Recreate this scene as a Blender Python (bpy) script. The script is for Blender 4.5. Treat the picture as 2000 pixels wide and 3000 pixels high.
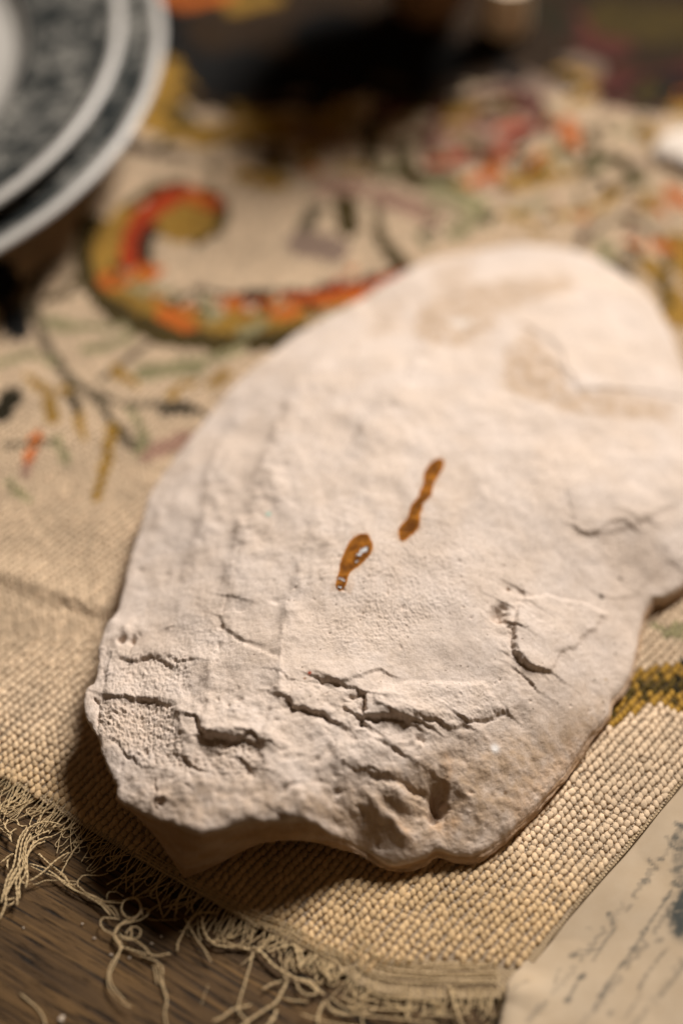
import bpy, math, random
import numpy as np

for o in list(bpy.data.objects):
    bpy.data.objects.remove(o)
SC = bpy.context.scene
COL = SC.collection
CM = 0.01                      # all tables below are in centimetres on the table top (x right, y away, z up)

# ------------------------------------------------------------------ camera, light, exposure
PITCH = math.radians(52)
cam_data = bpy.data.cameras.new('camera')
cam = bpy.data.objects.new('camera', cam_data)
COL.objects.link(cam)
cam.location = (0, -0.50 * math.cos(PITCH), 0.50 * math.sin(PITCH))
cam.rotation_euler = (math.pi / 2 - PITCH, 0, 0)
cam_data.sensor_fit = 'VERTICAL'
cam_data.sensor_height = 36
cam_data.sensor_width = 24
cam_data.lens = 60
cam_data.clip_start = 0.01
cam_data.clip_end = 50
cam_data.dof.use_dof = True
cam_data.dof.focus_distance = 0.4345
cam_data.dof.aperture_fstop = 2.6
SC.camera = cam

world = bpy.data.worlds.new('World')
SC.world = world
world.use_nodes = True
bg = world.node_tree.nodes['Background']
bg.inputs['Color'].default_value = (1.0, 0.62, 0.33, 1)
bg.inputs['Strength'].default_value = 0.06


def area_light(name, loc, target, size, energy, color):
    d = bpy.data.lights.new(name, 'AREA')
    d.shape = 'RECTANGLE'
    d.size, d.size_y = size
    d.energy = energy
    d.color = color
    o = bpy.data.objects.new(name, d)
    COL.objects.link(o)
    o.location = loc
    v = [t - l for t, l in zip(target, loc)]
    import mathutils
    o.rotation_euler = mathutils.Vector(v).to_track_quat('-Z', 'Y').to_euler()
    return o


# the window behind and to the right of the table
area_light('window_light', (0.95, 1.58, 1.85), (0.0, 0.0, 0.0), (0.60, 0.78), 122, (1.0, 0.925, 0.855))

SC.view_settings.view_transform = 'Standard'
SC.view_settings.look = 'None'
SC.view_settings.exposure = 0.0
SC.view_settings.gamma = 1.0
SC.render.engine = 'CYCLES'
SC.cycles.use_denoising = True
SC.cycles.max_bounces = 6
SC.cycles.sample_clamp_indirect = 2.0
SC.cycles.sample_clamp_direct = 12.0

# ------------------------------------------------------------------ traced tables (cm)
SLAB_RIM = [(-3.444,-11.614,2.3),(-4.047,-11.295,2.2),(-4.715,-10.98,2.05),(-5.462,-10.458,1.9),(-5.55,-10.034,1.9),(-5.651,-9.851,1.9),(-5.937,-9.295,1.9),(-6.189,-8.667,1.9),(-6.411,-8.285,1.9),(-6.611,-7.738,1.85),(-6.602,-7.24,1.85),(-6.422,-7.107,1.85),(-6.382,-6.546,1.85),(-6.359,-5.558,1.8),(-6.253,-5.107,1.75),(-6.005,-4.649,1.7),(-5.948,-4.258,1.65),(-5.829,-2.609,1.5),(-5.62,-1.467,1.4),(-5.465,-0.289,1.3),(-4.871,1.091,1.2),(-4.068,2.692,1.1),(-3.098,4.36,1.0),(-1.678,6.097,0.9),(-0.329,7.23,0.9),(0.915,8.198,0.9),(2.046,9.187,0.9),(3.048,9.791,0.9),(4.478,10.158,0.9),(5.911,10.404,0.9),(7.598,10.198,0.9),(8.533,9.589,0.9),(9.294,8.789,0.9),(9.881,7.808,0.9),(10.274,6.471,0.9),(10.526,4.993,0.9),(10.911,3.04,0.9),(11.049,1.175,0.9),(10.799,-0.727,0.85),(10.092,-2.393,0.8),(9.499,-3.108,0.75),(9.002,-3.487,0.7),(8.56,-3.664,0.7),(8.256,-4.246,0.7),(7.97,-5.245,0.7),(7.745,-5.943,0.7),(7.432,-6.491,0.7),(7.138,-6.898,0.7),(7.004,-7.326,0.7),(6.426,-8.025,0.7),(5.658,-9.118,0.7),(4.926,-9.994,0.7),(4.104,-10.824,0.7),(3.393,-11.291,0.7),(2.846,-11.364,0.75),(2.359,-11.294,0.8),(2.031,-11.471,0.75),(1.315,-11.648,0.75),(0.959,-11.544,0.85),(0.571,-11.336,1.0),(0.118,-11.299,1.3),(-0.203,-11.288,1.6),(-0.466,-11.258,1.95),(-0.707,-11.213,2.2),(-1.178,-11.221,2.35),(-1.65,-11.28,2.35),(-2.351,-11.373,2.35),(-2.974,-11.536,2.35)]
SLAB_INNER = [(-0.966,-4.153,3.0),(1.334,-4.153,3.0),(-2.042,-6.829,2.9),(1.291,-6.764,2.8),(-0.909,-8.7,2.8),(-3.679,-7.88,2.5),(-4.819,-7.694,2.2),(-4.122,-9.733,2.45),(-1.951,-10.238,2.7),(-0.363,-9.818,2.6),(2.592,-1.109,2.9),(0.196,0.555,2.8),(-2.261,0.09,2.4),(-3.964,-2.833,2.2),(3.604,-5.273,2.6),(4.657,-7.508,1.9),(3.483,-8.735,1.8),(2.37,-8.398,2.3),(5.916,-6.042,1.7),(6.168,-2.161,2.3),(8.068,-1.775,1.8),(5.273,2.564,2.4),(2.82,4.588,2.1),(5.609,6.817,1.7),(8.127,4.967,1.7),(8.402,1.411,1.8),(6.429,-7.613,1.0),(4.015,-9.702,1.3),(1.249,-10.09,2.0),(2.343,-10.626,1.2),(0.708,-10.837,1.6),(-1.091,3.887,1.9),(-3.339,1.497,1.7),(-4.711,-0.923,1.7)]
SLAB_FOOT = [(-3.891,-11.816,0.3),(-4.323,-11.327,0.7),(-4.698,-10.875,1.1),(-4.96,-10.612,1.4),(-5.365,-10.354,1.55),(1.327,-11.542,0.32),(0.967,-11.522,0.4),(0.575,-11.326,0.65),(0.119,-11.294,0.8),(-0.399,-11.229,1.0),(-0.903,-11.236,1.2),(-1.546,-11.25,1.25),(-1.978,-11.294,1.15),(-2.41,-11.419,1.0),(-3.068,-11.598,0.65),(-3.511,-11.711,0.4)]
CRACKS = [([(0.3,-8.138),(0.498,-8.017),(0.679,-7.967)],0.05,0.18,0.04),([(0.629,-8.006),(0.578,-8.258),(0.56,-8.469),(0.526,-8.746)],0.09,0.4,0.02),([(0.543,-8.636),(0.87,-8.643),(1.198,-8.555),(1.527,-8.569)],0.075,0.31,0.1),([(1.527,-8.569),(1.791,-8.6),(1.99,-8.578)],0.05,0.17,0.08),([(1.99,-8.561),(2.191,-8.493),(2.423,-8.527)],0.04,0.08,0.03),([(2.08,-8.505),(2.423,-8.538),(2.745,-8.613),(3.084,-8.472)],0.045,0.1,0.05),([(3.11,-8.331),(3.209,-8.41),(3.493,-8.324),(3.824,-8.19),(4.116,-7.936)],0.07,0.13,0.06),([(0.526,-8.746),(0.378,-9.094),(0.28,-9.426),(0.182,-9.774)],0.06,0.06,0.0),([(-1.317,-8.256),(-1.232,-8.473),(-0.988,-8.476),(-0.726,-8.571),(-0.466,-8.643),(-0.303,-8.743)],0.055,0.22,0.07),([(-1.215,-8.509),(-1.177,-8.835),(-1.104,-9.408)],0.05,0.05,0.0),([(-0.472,-7.683),(-0.274,-7.733),(-0.077,-7.743)],0.11,0.2,0.05),([(-0.077,-7.743),(0.219,-7.71),(0.55,-7.506),(0.983,-7.288)],0.1,0.05,0.05),([(-1.462,-7.518),(-1.326,-7.707),(-0.997,-7.763),(-0.471,-7.738)],0.09,0.035,0.04),([(-0.109,-8.052),(-0.011,-8.227),(0.153,-8.254)],0.05,0.09,0.0),([(0.022,-8.385),(0.168,-8.517)],0.05,0.14,0.0),([(-0.511,-9.131),(-0.473,-9.171)],0.04,0.1,0.0),([(-0.14,-9.073),(-0.101,-9.11)],0.04,0.1,0.0),([(-0.399,-8.933),(-0.36,-8.973)],0.04,0.1,0.0),([(0.038,-8.94),(0.077,-8.978)],0.04,0.1,0.0),([(-0.7,-7.845),(-0.661,-7.888)],0.04,0.1,0.0),([(1.255,-9.304),(1.451,-9.336),(1.582,-9.406)],0.06,0.1,0.0),([(-3.682,-8.514),(-3.547,-8.845),(-3.331,-9.195)],0.055,0.24,0.06),([(-3.331,-9.195),(-2.937,-9.255)],0.05,0.2,0.07),([(-2.936,-9.262),(-2.707,-9.321),(-2.415,-9.322)],0.085,0.3,0.08),([(-2.416,-9.311),(-2.339,-9.17),(-2.227,-9.139),(-2.01,-9.388)],0.07,0.24,0.05),([(-2.399,-9.33),(-2.438,-9.613),(-2.493,-9.889)],0.05,0.1,0.0),([(-3.935,-9.564),(-3.758,-9.802),(-3.521,-10.004)],0.075,0.28,0.03),([(-2.496,-9.808),(-2.364,-9.917),(-2.201,-10.024)],0.06,0.2,0.03),([(-2.026,-9.368),(-2.034,-9.686),(-1.915,-9.962)],0.05,0.12,0.0),([(-2.479,-9.349),(-2.438,-9.601),(-2.496,-9.808)],0.05,0.14,0.0),([(-3.996,-10.279),(-3.894,-10.377),(-3.728,-10.449)],0.05,0.16,0.0),([(-4.617,-10.071),(-4.552,-10.352),(-4.552,-10.649),(-4.509,-10.836)],0.04,0.2,0.0),([(-5.689,-8.862),(-5.576,-9.022),(-5.39,-9.264),(-5.176,-9.442),(-4.958,-9.694)],0.035,0.12,0.04),([(-6.138,-8.736),(-5.942,-9.082)],0.04,0.06,0.0),([(-5.542,-6.462),(-5.291,-6.569),(-5.158,-6.487),(-4.916,-6.476),(-4.735,-6.595),(-4.534,-6.758)],0.075,0.17,0.05),([(-4.354,-6.62),(-4.172,-6.773),(-3.833,-6.706)],0.06,0.1,0.04),([(-5.898,-7.557),(-5.481,-7.647),(-5.201,-7.742),(-4.819,-7.855)],0.055,0.13,0.06),([(-4.819,-7.855),(-4.41,-7.881),(-4.176,-8.354),(-4.054,-8.688)],0.05,0.05,0.0),([(-6.294,-7.53),(-6.193,-7.879),(-6.161,-8.249)],0.055,0.2,0.0),([(-5.485,-5.89),(-5.552,-6.345)],0.045,0.1,0.0),([(-6.202,-6.667),(-6.073,-7.132)],0.06,0.1,0.0),([(-6.433,-7.333),(-6.014,-7.403)],0.06,0.08,0.0),([(-3.748,-7.637),(-3.679,-8.554)],0.1,0.03,0.0),([(-3.256,-5.883),(-3.16,-6.475),(-3.091,-6.887)],0.1,0.04,0.0),([(-2.612,-1.995),(-2.796,-3.374),(-2.937,-4.908)],0.28,0.055,0.0),([(-2.994,-4.933),(-3.203,-5.429),(-3.038,-5.882),(-2.563,-6.373)],0.13,0.11,0.03),([(-0.583,5.098),(-1.208,3.238),(-1.684,1.689),(-2.129,-0.128),(-2.335,-1.299),(-2.61,-2.061)],0.35,0.06,0.0),([(1.542,3.04),(0.82,1.348)],0.16,0.05,0.0),([(-1.14,6.429),(-2.171,4.672),(-2.899,3.065)],0.2,0.06,0.0),([(2.993,8.508),(2.39,7.082),(1.955,6.136)],0.25,0.05,0.0),([(4.831,-4.519),(4.758,-4.764),(4.59,-5.124),(4.477,-5.595)],0.16,0.14,0.04),([(4.477,-5.595),(4.419,-5.92),(4.438,-6.348),(4.628,-6.611)],0.13,0.19,0.08),([(4.628,-6.611),(4.97,-6.773),(5.444,-6.727)],0.07,0.1,0.04),([(3.925,-6.878),(4.151,-6.959),(4.264,-6.998)],0.05,0.06,0.0),([(4.502,-6.811),(4.782,-7.044),(5.035,-7.256)],0.055,0.14,0.02),([(7.007,-4.067),(7.362,-4.008),(7.754,-3.912),(8.025,-3.718),(8.565,-3.142),(9.098,-2.606)],0.03,0.05,0.02),([(8.227,-1.644),(8.414,-1.723),(8.586,-1.582)],0.05,0.1,0.03),([(8.728,-1.445),(8.934,-1.32)],0.05,0.09,0.0),([(7.726,-2.004),(8.029,-2.262)],0.05,0.06,0.0),([(6.517,-2.324),(6.823,-2.412),(7.113,-2.273),(7.413,-1.977),(7.804,-1.773)],0.08,0.05,0.04),([(9.372,-1.532),(9.412,-1.813)],0.05,0.07,0.0),([(9.116,-2.311),(9.216,-2.26)],0.05,0.08,0.0),([(9.317,-2.682),(9.433,-2.865)],0.05,0.09,0.0),([(5.625,-6.165),(5.901,-6.086)],0.1,0.09,0.0),([(6.228,-5.768),(6.628,-5.355)],0.08,0.04,0.0),([(6.711,-4.674),(6.97,-4.572)],0.04,0.05,0.0),([(2.914,-3.315),(3.145,-3.432)],0.04,0.05,0.0),([(5.133,-2.934),(5.254,-2.931)],0.04,0.04,0.0),([(6.359,3.953),(6.465,3.676),(6.523,3.302)],0.09,0.1,0.04),([(5.077,-0.116),(5.1,-0.323)],0.05,0.07,0.0),([(5.611,-0.603),(5.653,-0.705)],0.06,0.09,0.0),([(5.839,-0.207),(6.068,-0.611)],0.05,0.08,0.0),([(0.828,-9.971),(1.218,-9.948),(1.61,-10.017),(1.971,-10.087),(2.202,-10.121)],0.16,0.2,0.06),([(0.311,-9.922),(0.569,-9.856),(0.78,-9.816)],0.07,0.11,0.03),([(1.288,-9.32),(1.549,-9.416)],0.08,0.13,0.03),([(1.089,-9.636),(1.416,-9.616)],0.1,0.06,0.0),([(1.054,-10.369),(1.217,-10.5),(1.412,-10.625),(1.674,-10.642),(1.969,-10.565)],0.12,0.12,0.0),([(0.472,-10.612),(0.536,-10.726),(0.537,-10.867)],0.1,0.2,0.0),([(0.537,-10.867),(0.86,-10.788),(1.055,-10.911)],0.1,0.07,0.0),([(-0.234,-10.975),(0.053,-11.088),(0.118,-11.216)],0.14,0.07,0.0),([(-1.242,-11.211),(-0.927,-11.241),(-0.708,-11.339),(-0.676,-11.432)],0.08,0.1,0.03),([(2.166,-10.741),(2.002,-10.785),(2.001,-10.891)],0.07,0.08,0.0),([(2.638,-9.554),(2.534,-9.883),(2.4,-10.095)],0.1,0.1,0.0),([(2.709,-9.276),(2.737,-9.599)],0.1,0.06,0.0)]
BUMPS = [(2.201,-10.175,0.75,0.55,0,-0.22),(2.382,-10.234,0.2,0.36,8,-0.5),(2.265,-10.569,0.13,0.2,0,-0.28),(2.5,-10.0,0.16,0.2,0,-0.2),(1.51,-10.305,0.42,0.28,-20,0.24),(0.892,-10.614,0.5,0.16,-50,0.13),(1.38,-10.903,0.5,0.15,-48,0.14),(1.674,-11.053,0.2,0.15,0,0.06),(3.03,-9.939,0.5,0.25,-20,0.07),(0.57,-11.185,0.5,0.4,0,-0.12),(1.983,-8.98,0.14,0.1,0,-0.12),(3.229,-9.975,0.09,0.09,0,-0.1),(-0.553,-10.256,0.13,0.13,0,-0.07),(0.894,-11.233,0.09,0.08,0,-0.07),(-1.068,-9.723,0.08,0.08,0,-0.05),(-0.803,-11.038,0.1,0.08,0,-0.04),(-0.896,-11.38,0.25,0.15,0,0.05),(-0.139,-11.045,0.3,0.2,0,-0.08),(4.111,-5.34,0.2,0.21,0,-0.3),(4.035,-5.468,0.1,0.13,0,-0.08),(4.306,-5.164,0.11,0.07,0,-0.08),(4.739,-4.571,0.1,0.1,0,-0.05),(4.63,-7.991,0.28,0.25,0,-0.09),(5.933,-5.788,0.9,0.6,0,0.05),(4.411,-4.517,0.05,0.05,0,-0.06),(7.041,-4.044,0.06,0.05,0,-0.1),(7.658,-3.365,0.04,0.04,0,-0.06),(-5.773,-5.802,0.13,0.12,0,-0.2),(-5.488,-5.846,0.08,0.12,0,-0.18),(-5.682,-5.506,0.14,0.16,0,0.07),(-6.049,-5.136,0.2,0.3,0,0.05),(-4.401,-10.707,0.09,0.09,0,-0.2),(-4.496,-10.56,0.1,0.12,0,0.06),(-4.265,-10.577,0.1,0.1,0,0.05),(1.596,-5.416,0.1,0.1,0,-0.05),(-1.69,-5.226,0.14,0.12,0,-0.06),(-4.732,-3.71,0.12,0.1,0,-0.05),(-5.518,-3.338,0.1,0.1,0,-0.04),(-3.611,-11.439,0.35,0.25,0,0.06),(-3.705,-11.786,0.2,0.2,0,0.05),(-4.257,-11.407,0.35,0.14,-35,0.08),(-2.146,-11.063,0.5,0.2,10,0.04),(-3.196,-11.157,0.3,0.2,0,0.03),(-0.888,-10.803,0.5,0.3,0,0.05),(-2.43,-8.564,0.9,0.35,40,0.06),(-3.127,-7.715,0.7,0.3,60,-0.05),(-1.759,-9.325,0.3,0.2,0,0.04),(0.83,-8.201,0.25,0.2,0,0.05),(1.272,-7.98,0.4,0.15,0,0.04),(-0.916,-8.108,0.4,0.2,0,0.04),(2.91,-9.246,0.35,0.2,0,-0.05),(1.911,-9.402,0.3,0.2,0,0.05),(0.712,-9.377,0.4,0.25,0,0.05),(3.259,-8.674,0.4,0.2,0,0.05),(6.02,3.812,0.5,0.3,0,-0.03),(-1.593,-1.94,0.25,1.4,20,0.04),(-1.536,-7.115,0.05,0.9,0,0.03),(3.457,-3.278,0.8,0.6,0,0.03),(1.36,-2.714,1.0,0.7,0,-0.03),(1.167,-4.635,0.041,0.03,33,-0.041),(-1.114,-6.388,0.026,0.022,8,-0.023),(1.972,-7.638,0.028,0.022,85,-0.045),(3.343,-5.603,0.049,0.035,26,-0.054),(-0.393,-4.499,0.033,0.031,52,-0.027),(3.893,-5.413,0.039,0.028,19,-0.022),(4.25,-5.61,0.033,0.029,27,-0.038),(5.21,-6.608,0.031,0.027,79,-0.041),(4.727,-4.87,0.05,0.036,68,-0.037),(-0.318,-6.303,0.026,0.023,52,-0.051),(6.079,-4.637,0.042,0.037,41,-0.043),(5.578,-7.501,0.037,0.033,63,-0.022),(3.86,-8.033,0.046,0.036,60,-0.035),(-1.42,-6.157,0.029,0.021,69,-0.022),(-0.518,-5.145,0.035,0.033,40,-0.023),(3.031,-7.729,0.045,0.044,37,-0.031),(1.412,-7.944,0.049,0.036,21,-0.027),(0.373,-6.26,0.04,0.031,38,-0.02),(1.525,-6.548,0.049,0.044,56,-0.041),(4.304,-3.836,0.047,0.044,72,-0.055),(1.739,-5.775,0.028,0.025,6,-0.022),(0.167,-4.725,0.034,0.024,14,-0.02),(-0.753,-5.708,0.026,0.025,13,-0.045),(0.538,-5.61,0.034,0.025,89,-0.054),(2.363,-6.107,0.027,0.02,24,-0.034),(5.684,-4.046,0.026,0.025,13,-0.041),(3.113,-3.869,0.038,0.038,63,-0.055),(0.613,-5.697,0.029,0.027,70,-0.041),(1.212,-4.983,0.045,0.045,73,-0.054),(5.419,-6.726,0.031,0.026,3,-0.034),(-1.391,-5.262,0.031,0.029,40,-0.058),(6.469,-7.428,0.049,0.04,20,-0.029),(0.062,-4.934,0.041,0.039,43,-0.054),(3.936,-7.269,0.027,0.024,70,-0.056),(4.864,-5.719,0.029,0.028,72,-0.033),(6.983,-4.713,0.035,0.034,15,-0.049),(-0.542,-4.664,0.048,0.045,74,-0.026),(3.142,-4.374,0.025,0.025,47,-0.046),(6.598,-5.02,0.047,0.044,23,-0.028),(0.893,-5.084,0.04,0.031,12,-0.037),(6.397,-4.72,0.036,0.032,38,-0.056),(6.421,-5.388,0.038,0.033,40,-0.021),(-0.056,-3.922,0.045,0.034,65,-0.039),(3.175,-5.297,0.038,0.033,10,-0.051),(3.223,-4.927,0.032,0.03,51,-0.04),(4.86,-7.551,0.036,0.032,46,-0.04),(4.354,-5.704,0.038,0.032,63,-0.058),(5.914,-7.405,0.031,0.027,76,-0.058),(-0.455,-4.517,0.036,0.026,7,-0.03),(4.082,-7.183,0.047,0.035,59,-0.049),(-0.386,-8.072,0.049,0.038,36,-0.058),(2.489,-8.23,0.046,0.034,46,-0.037),(1.296,-4.846,0.033,0.03,50,-0.021),(2.203,-3.91,0.033,0.03,6,-0.04),(-0.729,-5.229,0.026,0.024,12,-0.031),(1.945,-7.992,0.045,0.035,83,-0.026),(3.236,-6.955,0.027,0.02,38,-0.048),(-0.968,-8.322,0.041,0.038,77,-0.023),(-1.02,-7.996,0.036,0.029,83,-0.042),(0.681,-4.549,0.038,0.029,15,-0.024),(-1.204,-4.885,0.033,0.026,26,-0.05),(2.705,-4.649,0.034,0.024,1,-0.03),(4.692,-6.083,0.03,0.025,10,-0.057),(5.508,-5.352,0.037,0.036,46,-0.036),(4.215,-7.937,0.034,0.032,57,-0.048),(1.85,-5.528,0.026,0.019,67,-0.023),(0.573,-4.72,0.027,0.026,60,-0.055),(0.798,-5.096,0.032,0.027,40,-0.026),(-5.009,-10.304,0.137,0.073,79,-0.021),(-5.466,-6.418,0.074,0.045,18,-0.04),(-4.424,-5.62,0.066,0.045,35,-0.043),(-4.978,-8.779,0.048,0.097,64,-0.046),(-2.895,-7.903,0.073,0.099,56,-0.031),(-5.492,-9.608,0.112,0.071,73,-0.049),(-5.62,-8.166,0.09,0.09,53,-0.053),(-2.785,-9.357,0.109,0.054,57,-0.022),(-2.602,-7.876,0.085,0.043,61,-0.045),(-4.485,-5.599,0.12,0.085,8,0.056),(-4.097,-9.5,0.087,0.089,68,-0.029),(-5.229,-8.837,0.086,0.091,62,-0.039),(-3.253,-8.993,0.104,0.045,59,-0.033),(-3.521,-8.98,0.053,0.069,60,-0.031),(-3.51,-9.248,0.069,0.071,69,-0.039),(-2.448,-8.74,0.071,0.045,41,-0.021),(-2.997,-10.611,0.085,0.056,84,-0.057),(-6.068,-5.821,0.115,0.056,74,-0.025),(-4.125,-10.135,0.11,0.054,14,-0.036),(-2.581,-9.365,0.081,0.084,28,-0.034),(-3.128,-5.861,0.115,0.09,18,-0.058),(-5.382,-5.781,0.079,0.092,39,-0.034),(-5.304,-5.699,0.05,0.09,13,-0.045),(-2.549,-8.177,0.072,0.086,73,-0.055),(-3.678,-10.314,0.134,0.073,84,0.023),(-4.566,-8.777,0.054,0.092,83,-0.022),(-5.687,-7.899,0.074,0.058,59,0.05),(-4.718,-6.828,0.088,0.08,15,-0.027),(-5.231,-10.016,0.09,0.053,40,-0.06),(-5.765,-6.425,0.049,0.061,33,-0.033),(-3.196,-6.906,0.042,0.092,47,-0.037),(-4.795,-7.331,0.046,0.057,45,-0.025),(-3.692,-10.092,0.062,0.056,58,-0.035),(-4.595,-7.228,0.121,0.098,64,-0.021),(-2.817,-8.332,0.099,0.04,84,-0.057),(-4.179,-8.098,0.085,0.087,47,-0.026),(-3.489,-10.457,0.112,0.079,70,-0.023),(-6.337,-5.98,0.097,0.042,12,0.032),(-5.155,-8.782,0.11,0.047,85,-0.032),(-5.533,-6.823,0.119,0.04,41,0.032),(-2.555,-9.192,0.128,0.069,3,-0.042),(-4.551,-8.952,0.046,0.052,7,0.046),(-5.327,-7.699,0.077,0.07,38,0.034),(-3.677,-6.799,0.12,0.084,45,0.023),(-5.303,-9.369,0.059,0.068,27,-0.05),(-2.608,-8.465,0.059,0.053,5,-0.056),(-3.806,-10.334,0.045,0.041,5,0.026),(-5.977,-7.459,0.13,0.093,7,0.025),(-5.665,-6.43,0.105,0.071,60,-0.021),(-4.775,-7.517,0.073,0.05,7,-0.023),(-4.45,-10.071,0.096,0.086,74,-0.034),(-3.096,-8.09,0.045,0.068,40,-0.042),(-4.852,-9.317,0.087,0.078,69,-0.052),(-6.234,-5.475,0.046,0.095,6,-0.028),(-3.921,-7.602,0.073,0.097,64,-0.03),(-5.048,-6.97,0.04,0.085,6,0.058),(-3.156,-6.419,0.112,0.068,82,-0.052),(-3.192,-6.547,0.09,0.041,62,0.032),(-5.699,-6.668,0.126,0.068,18,0.023),(1.16,-9.339,0.07,0.053,38,0.021),(-1.909,-9.23,0.16,0.069,64,0.032),(-0.293,-9.485,0.127,0.106,76,-0.041),(0.739,-9.169,0.195,0.076,66,0.028),(-1.458,-9.583,0.099,0.064,36,-0.026),(2.313,-9.594,0.097,0.123,9,0.05),(-0.161,-10.448,0.194,0.132,21,-0.046),(-2.14,-10.258,0.192,0.067,78,-0.028),(-0.283,-9.532,0.184,0.135,64,-0.037),(-0.755,-9.137,0.114,0.054,66,0.016),(1.928,-10.138,0.191,0.087,28,0.021),(-1.421,-10.605,0.148,0.056,60,-0.043),(-1.656,-10.138,0.164,0.086,25,0.029),(-0.937,-10.831,0.11,0.101,2,0.029),(1.22,-10.23,0.163,0.085,1,0.022),(1.874,-9.526,0.191,0.087,15,0.031),(-2.309,-10.163,0.163,0.132,83,-0.035),(1.086,-9.216,0.116,0.065,10,-0.047),(-0.087,-10.412,0.215,0.068,4,-0.044),(1.93,-9.334,0.157,0.107,56,-0.047),(1.506,-9.135,0.186,0.07,18,0.037),(-0.17,-10.049,0.067,0.134,11,-0.028),(-1.22,-10.469,0.204,0.054,29,-0.038),(-0.56,-9.917,0.196,0.12,22,0.026),(-0.564,-9.758,0.141,0.066,44,-0.037),(-1.274,-10.541,0.185,0.091,36,-0.043),(-2.073,-9.8,0.118,0.122,12,-0.016),(1.975,-9.325,0.175,0.057,71,0.038),(-2.285,-9.206,0.158,0.112,88,-0.022),(-0.081,-10.635,0.207,0.065,32,-0.017),(1.177,-9.181,0.203,0.075,45,0.02),(1.967,-9.146,0.102,0.096,18,0.028),(-0.495,-10.219,0.105,0.08,71,0.021),(-1.841,-10.132,0.162,0.082,52,0.034),(1.788,-8.993,0.219,0.107,33,0.041),(-0.627,-9.767,0.083,0.08,16,-0.03),(1.119,-8.989,0.191,0.073,67,0.041),(-1.351,-9.666,0.16,0.088,12,0.046),(-1.314,-10.346,0.064,0.05,47,0.026),(0.118,-9.755,0.108,0.062,43,0.037)]
ROUGH = [([(-6.249,-7.582),(-5.038,-7.797),(-4.256,-7.985),(-4.134,-8.662),(-3.867,-9.403),(-3.351,-9.941),(-4.114,-9.901),(-4.902,-9.693),(-5.72,-8.907),(-6.164,-8.551)],0.045,-0.05,0.15),([(-6.236,-5.866),(-5.501,-6.255),(-4.097,-6.491),(-3.836,-7.072),(-3.905,-7.846),(-5.043,-7.731),(-5.979,-7.414),(-6.294,-7.104)],0.028,-0.03,0.25),([(-3.495,-9.207),(-1.971,-9.441),(-2.057,-10.237),(-3.014,-10.308),(-3.568,-9.918)],0.03,-0.04,0.2),([(1.248,-2.416),(3.024,-2.312),(3.807,-3.373),(3.361,-5.565),(1.303,-6.015),(-0.045,-5.023)],0.013,0,0.6),([(-0.272,-5.295),(1.993,-5.45),(1.744,-6.483),(0.177,-7.097),(-0.94,-6.093)],0.013,0,0.5),([(4.079,-0.378),(6.222,0.213),(6.258,-0.883),(4.515,-1.274)],0.016,-0.01,0.3),([(6.521,-2.468),(8.474,-1.534),(9.753,-0.309),(9.697,-2.478),(8.642,-3.117),(7.324,-3.813)],0.014,-0.01,0.4),([(-4.632,-5.405),(-3.226,-5.552),(-2.502,-6.503),(-3.151,-7.192),(-4.305,-6.857)],0.012,0,0.4),([(0.502,-8.171),(4.097,-7.156),(4.412,-7.97),(2.364,-8.717)],0.012,0,0.4),([(5.065,-9.261),(6.303,-7.925),(6.943,-7.32),(7.056,-7.506),(5.65,-9.326),(3.988,-10.958)],0.016,0,0.25)]
SKIMS = [([(4.738,-4.794),(5.536,-4.473),(6.522,-4.432),(7.144,-4.523),(6.58,-5.327),(5.855,-6.057),(5.42,-6.722),(4.923,-6.772),(4.567,-6.432),(4.461,-5.775),(4.595,-5.239)],0.045,0.06),([(6.665,3.706),(6.557,4.68),(5.524,5.774),(7.503,7.967),(9.294,8.788),(10.218,6.055),(10.152,3.531),(8.204,3.203),(6.978,2.862)],0.05,0.08),([(2.039,4.631),(3.605,4.664),(4.657,2.894),(5.001,2.344),(6.125,2.028),(5.716,0.132),(2.614,-0.47),(0.81,0.52),(-0.299,1.363),(0.988,4.235)],0.02,0.3),([(6.401,-2.394),(7.155,-2.3),(8.199,-1.76),(8.749,-1.352),(9.745,-0.608),(9.946,1.011),(7.65,0.518),(6.246,-1.034)],0.035,0.08),([(0.832,-8.024),(1.61,-7.589),(3.635,-7.335),(4.07,-7.922),(3.155,-8.324),(1.926,-8.462),(0.937,-8.478)],0.05,0.1),([(-3.522,-8.694),(-3.336,-9.101),(-2.409,-9.184),(-1.974,-9.322),(-1.452,-8.597),(-1.591,-7.113),(-2.502,-6.503),(-3.378,-7.152)],0.05,0.1),([(-1.404,-8.256),(-1.184,-8.412),(-0.26,-8.663),(0.175,-8.074),(-0.263,-7.793),(-1.249,-7.744)],0.04,0.08),([(-5.04,-7.77),(-4.257,-7.972),(-3.938,-9.143),(-3.385,-9.22),(-3.536,-8.432),(-4.28,-7.258),(-5.087,-7.131)],0.03,0.1)]
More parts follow.
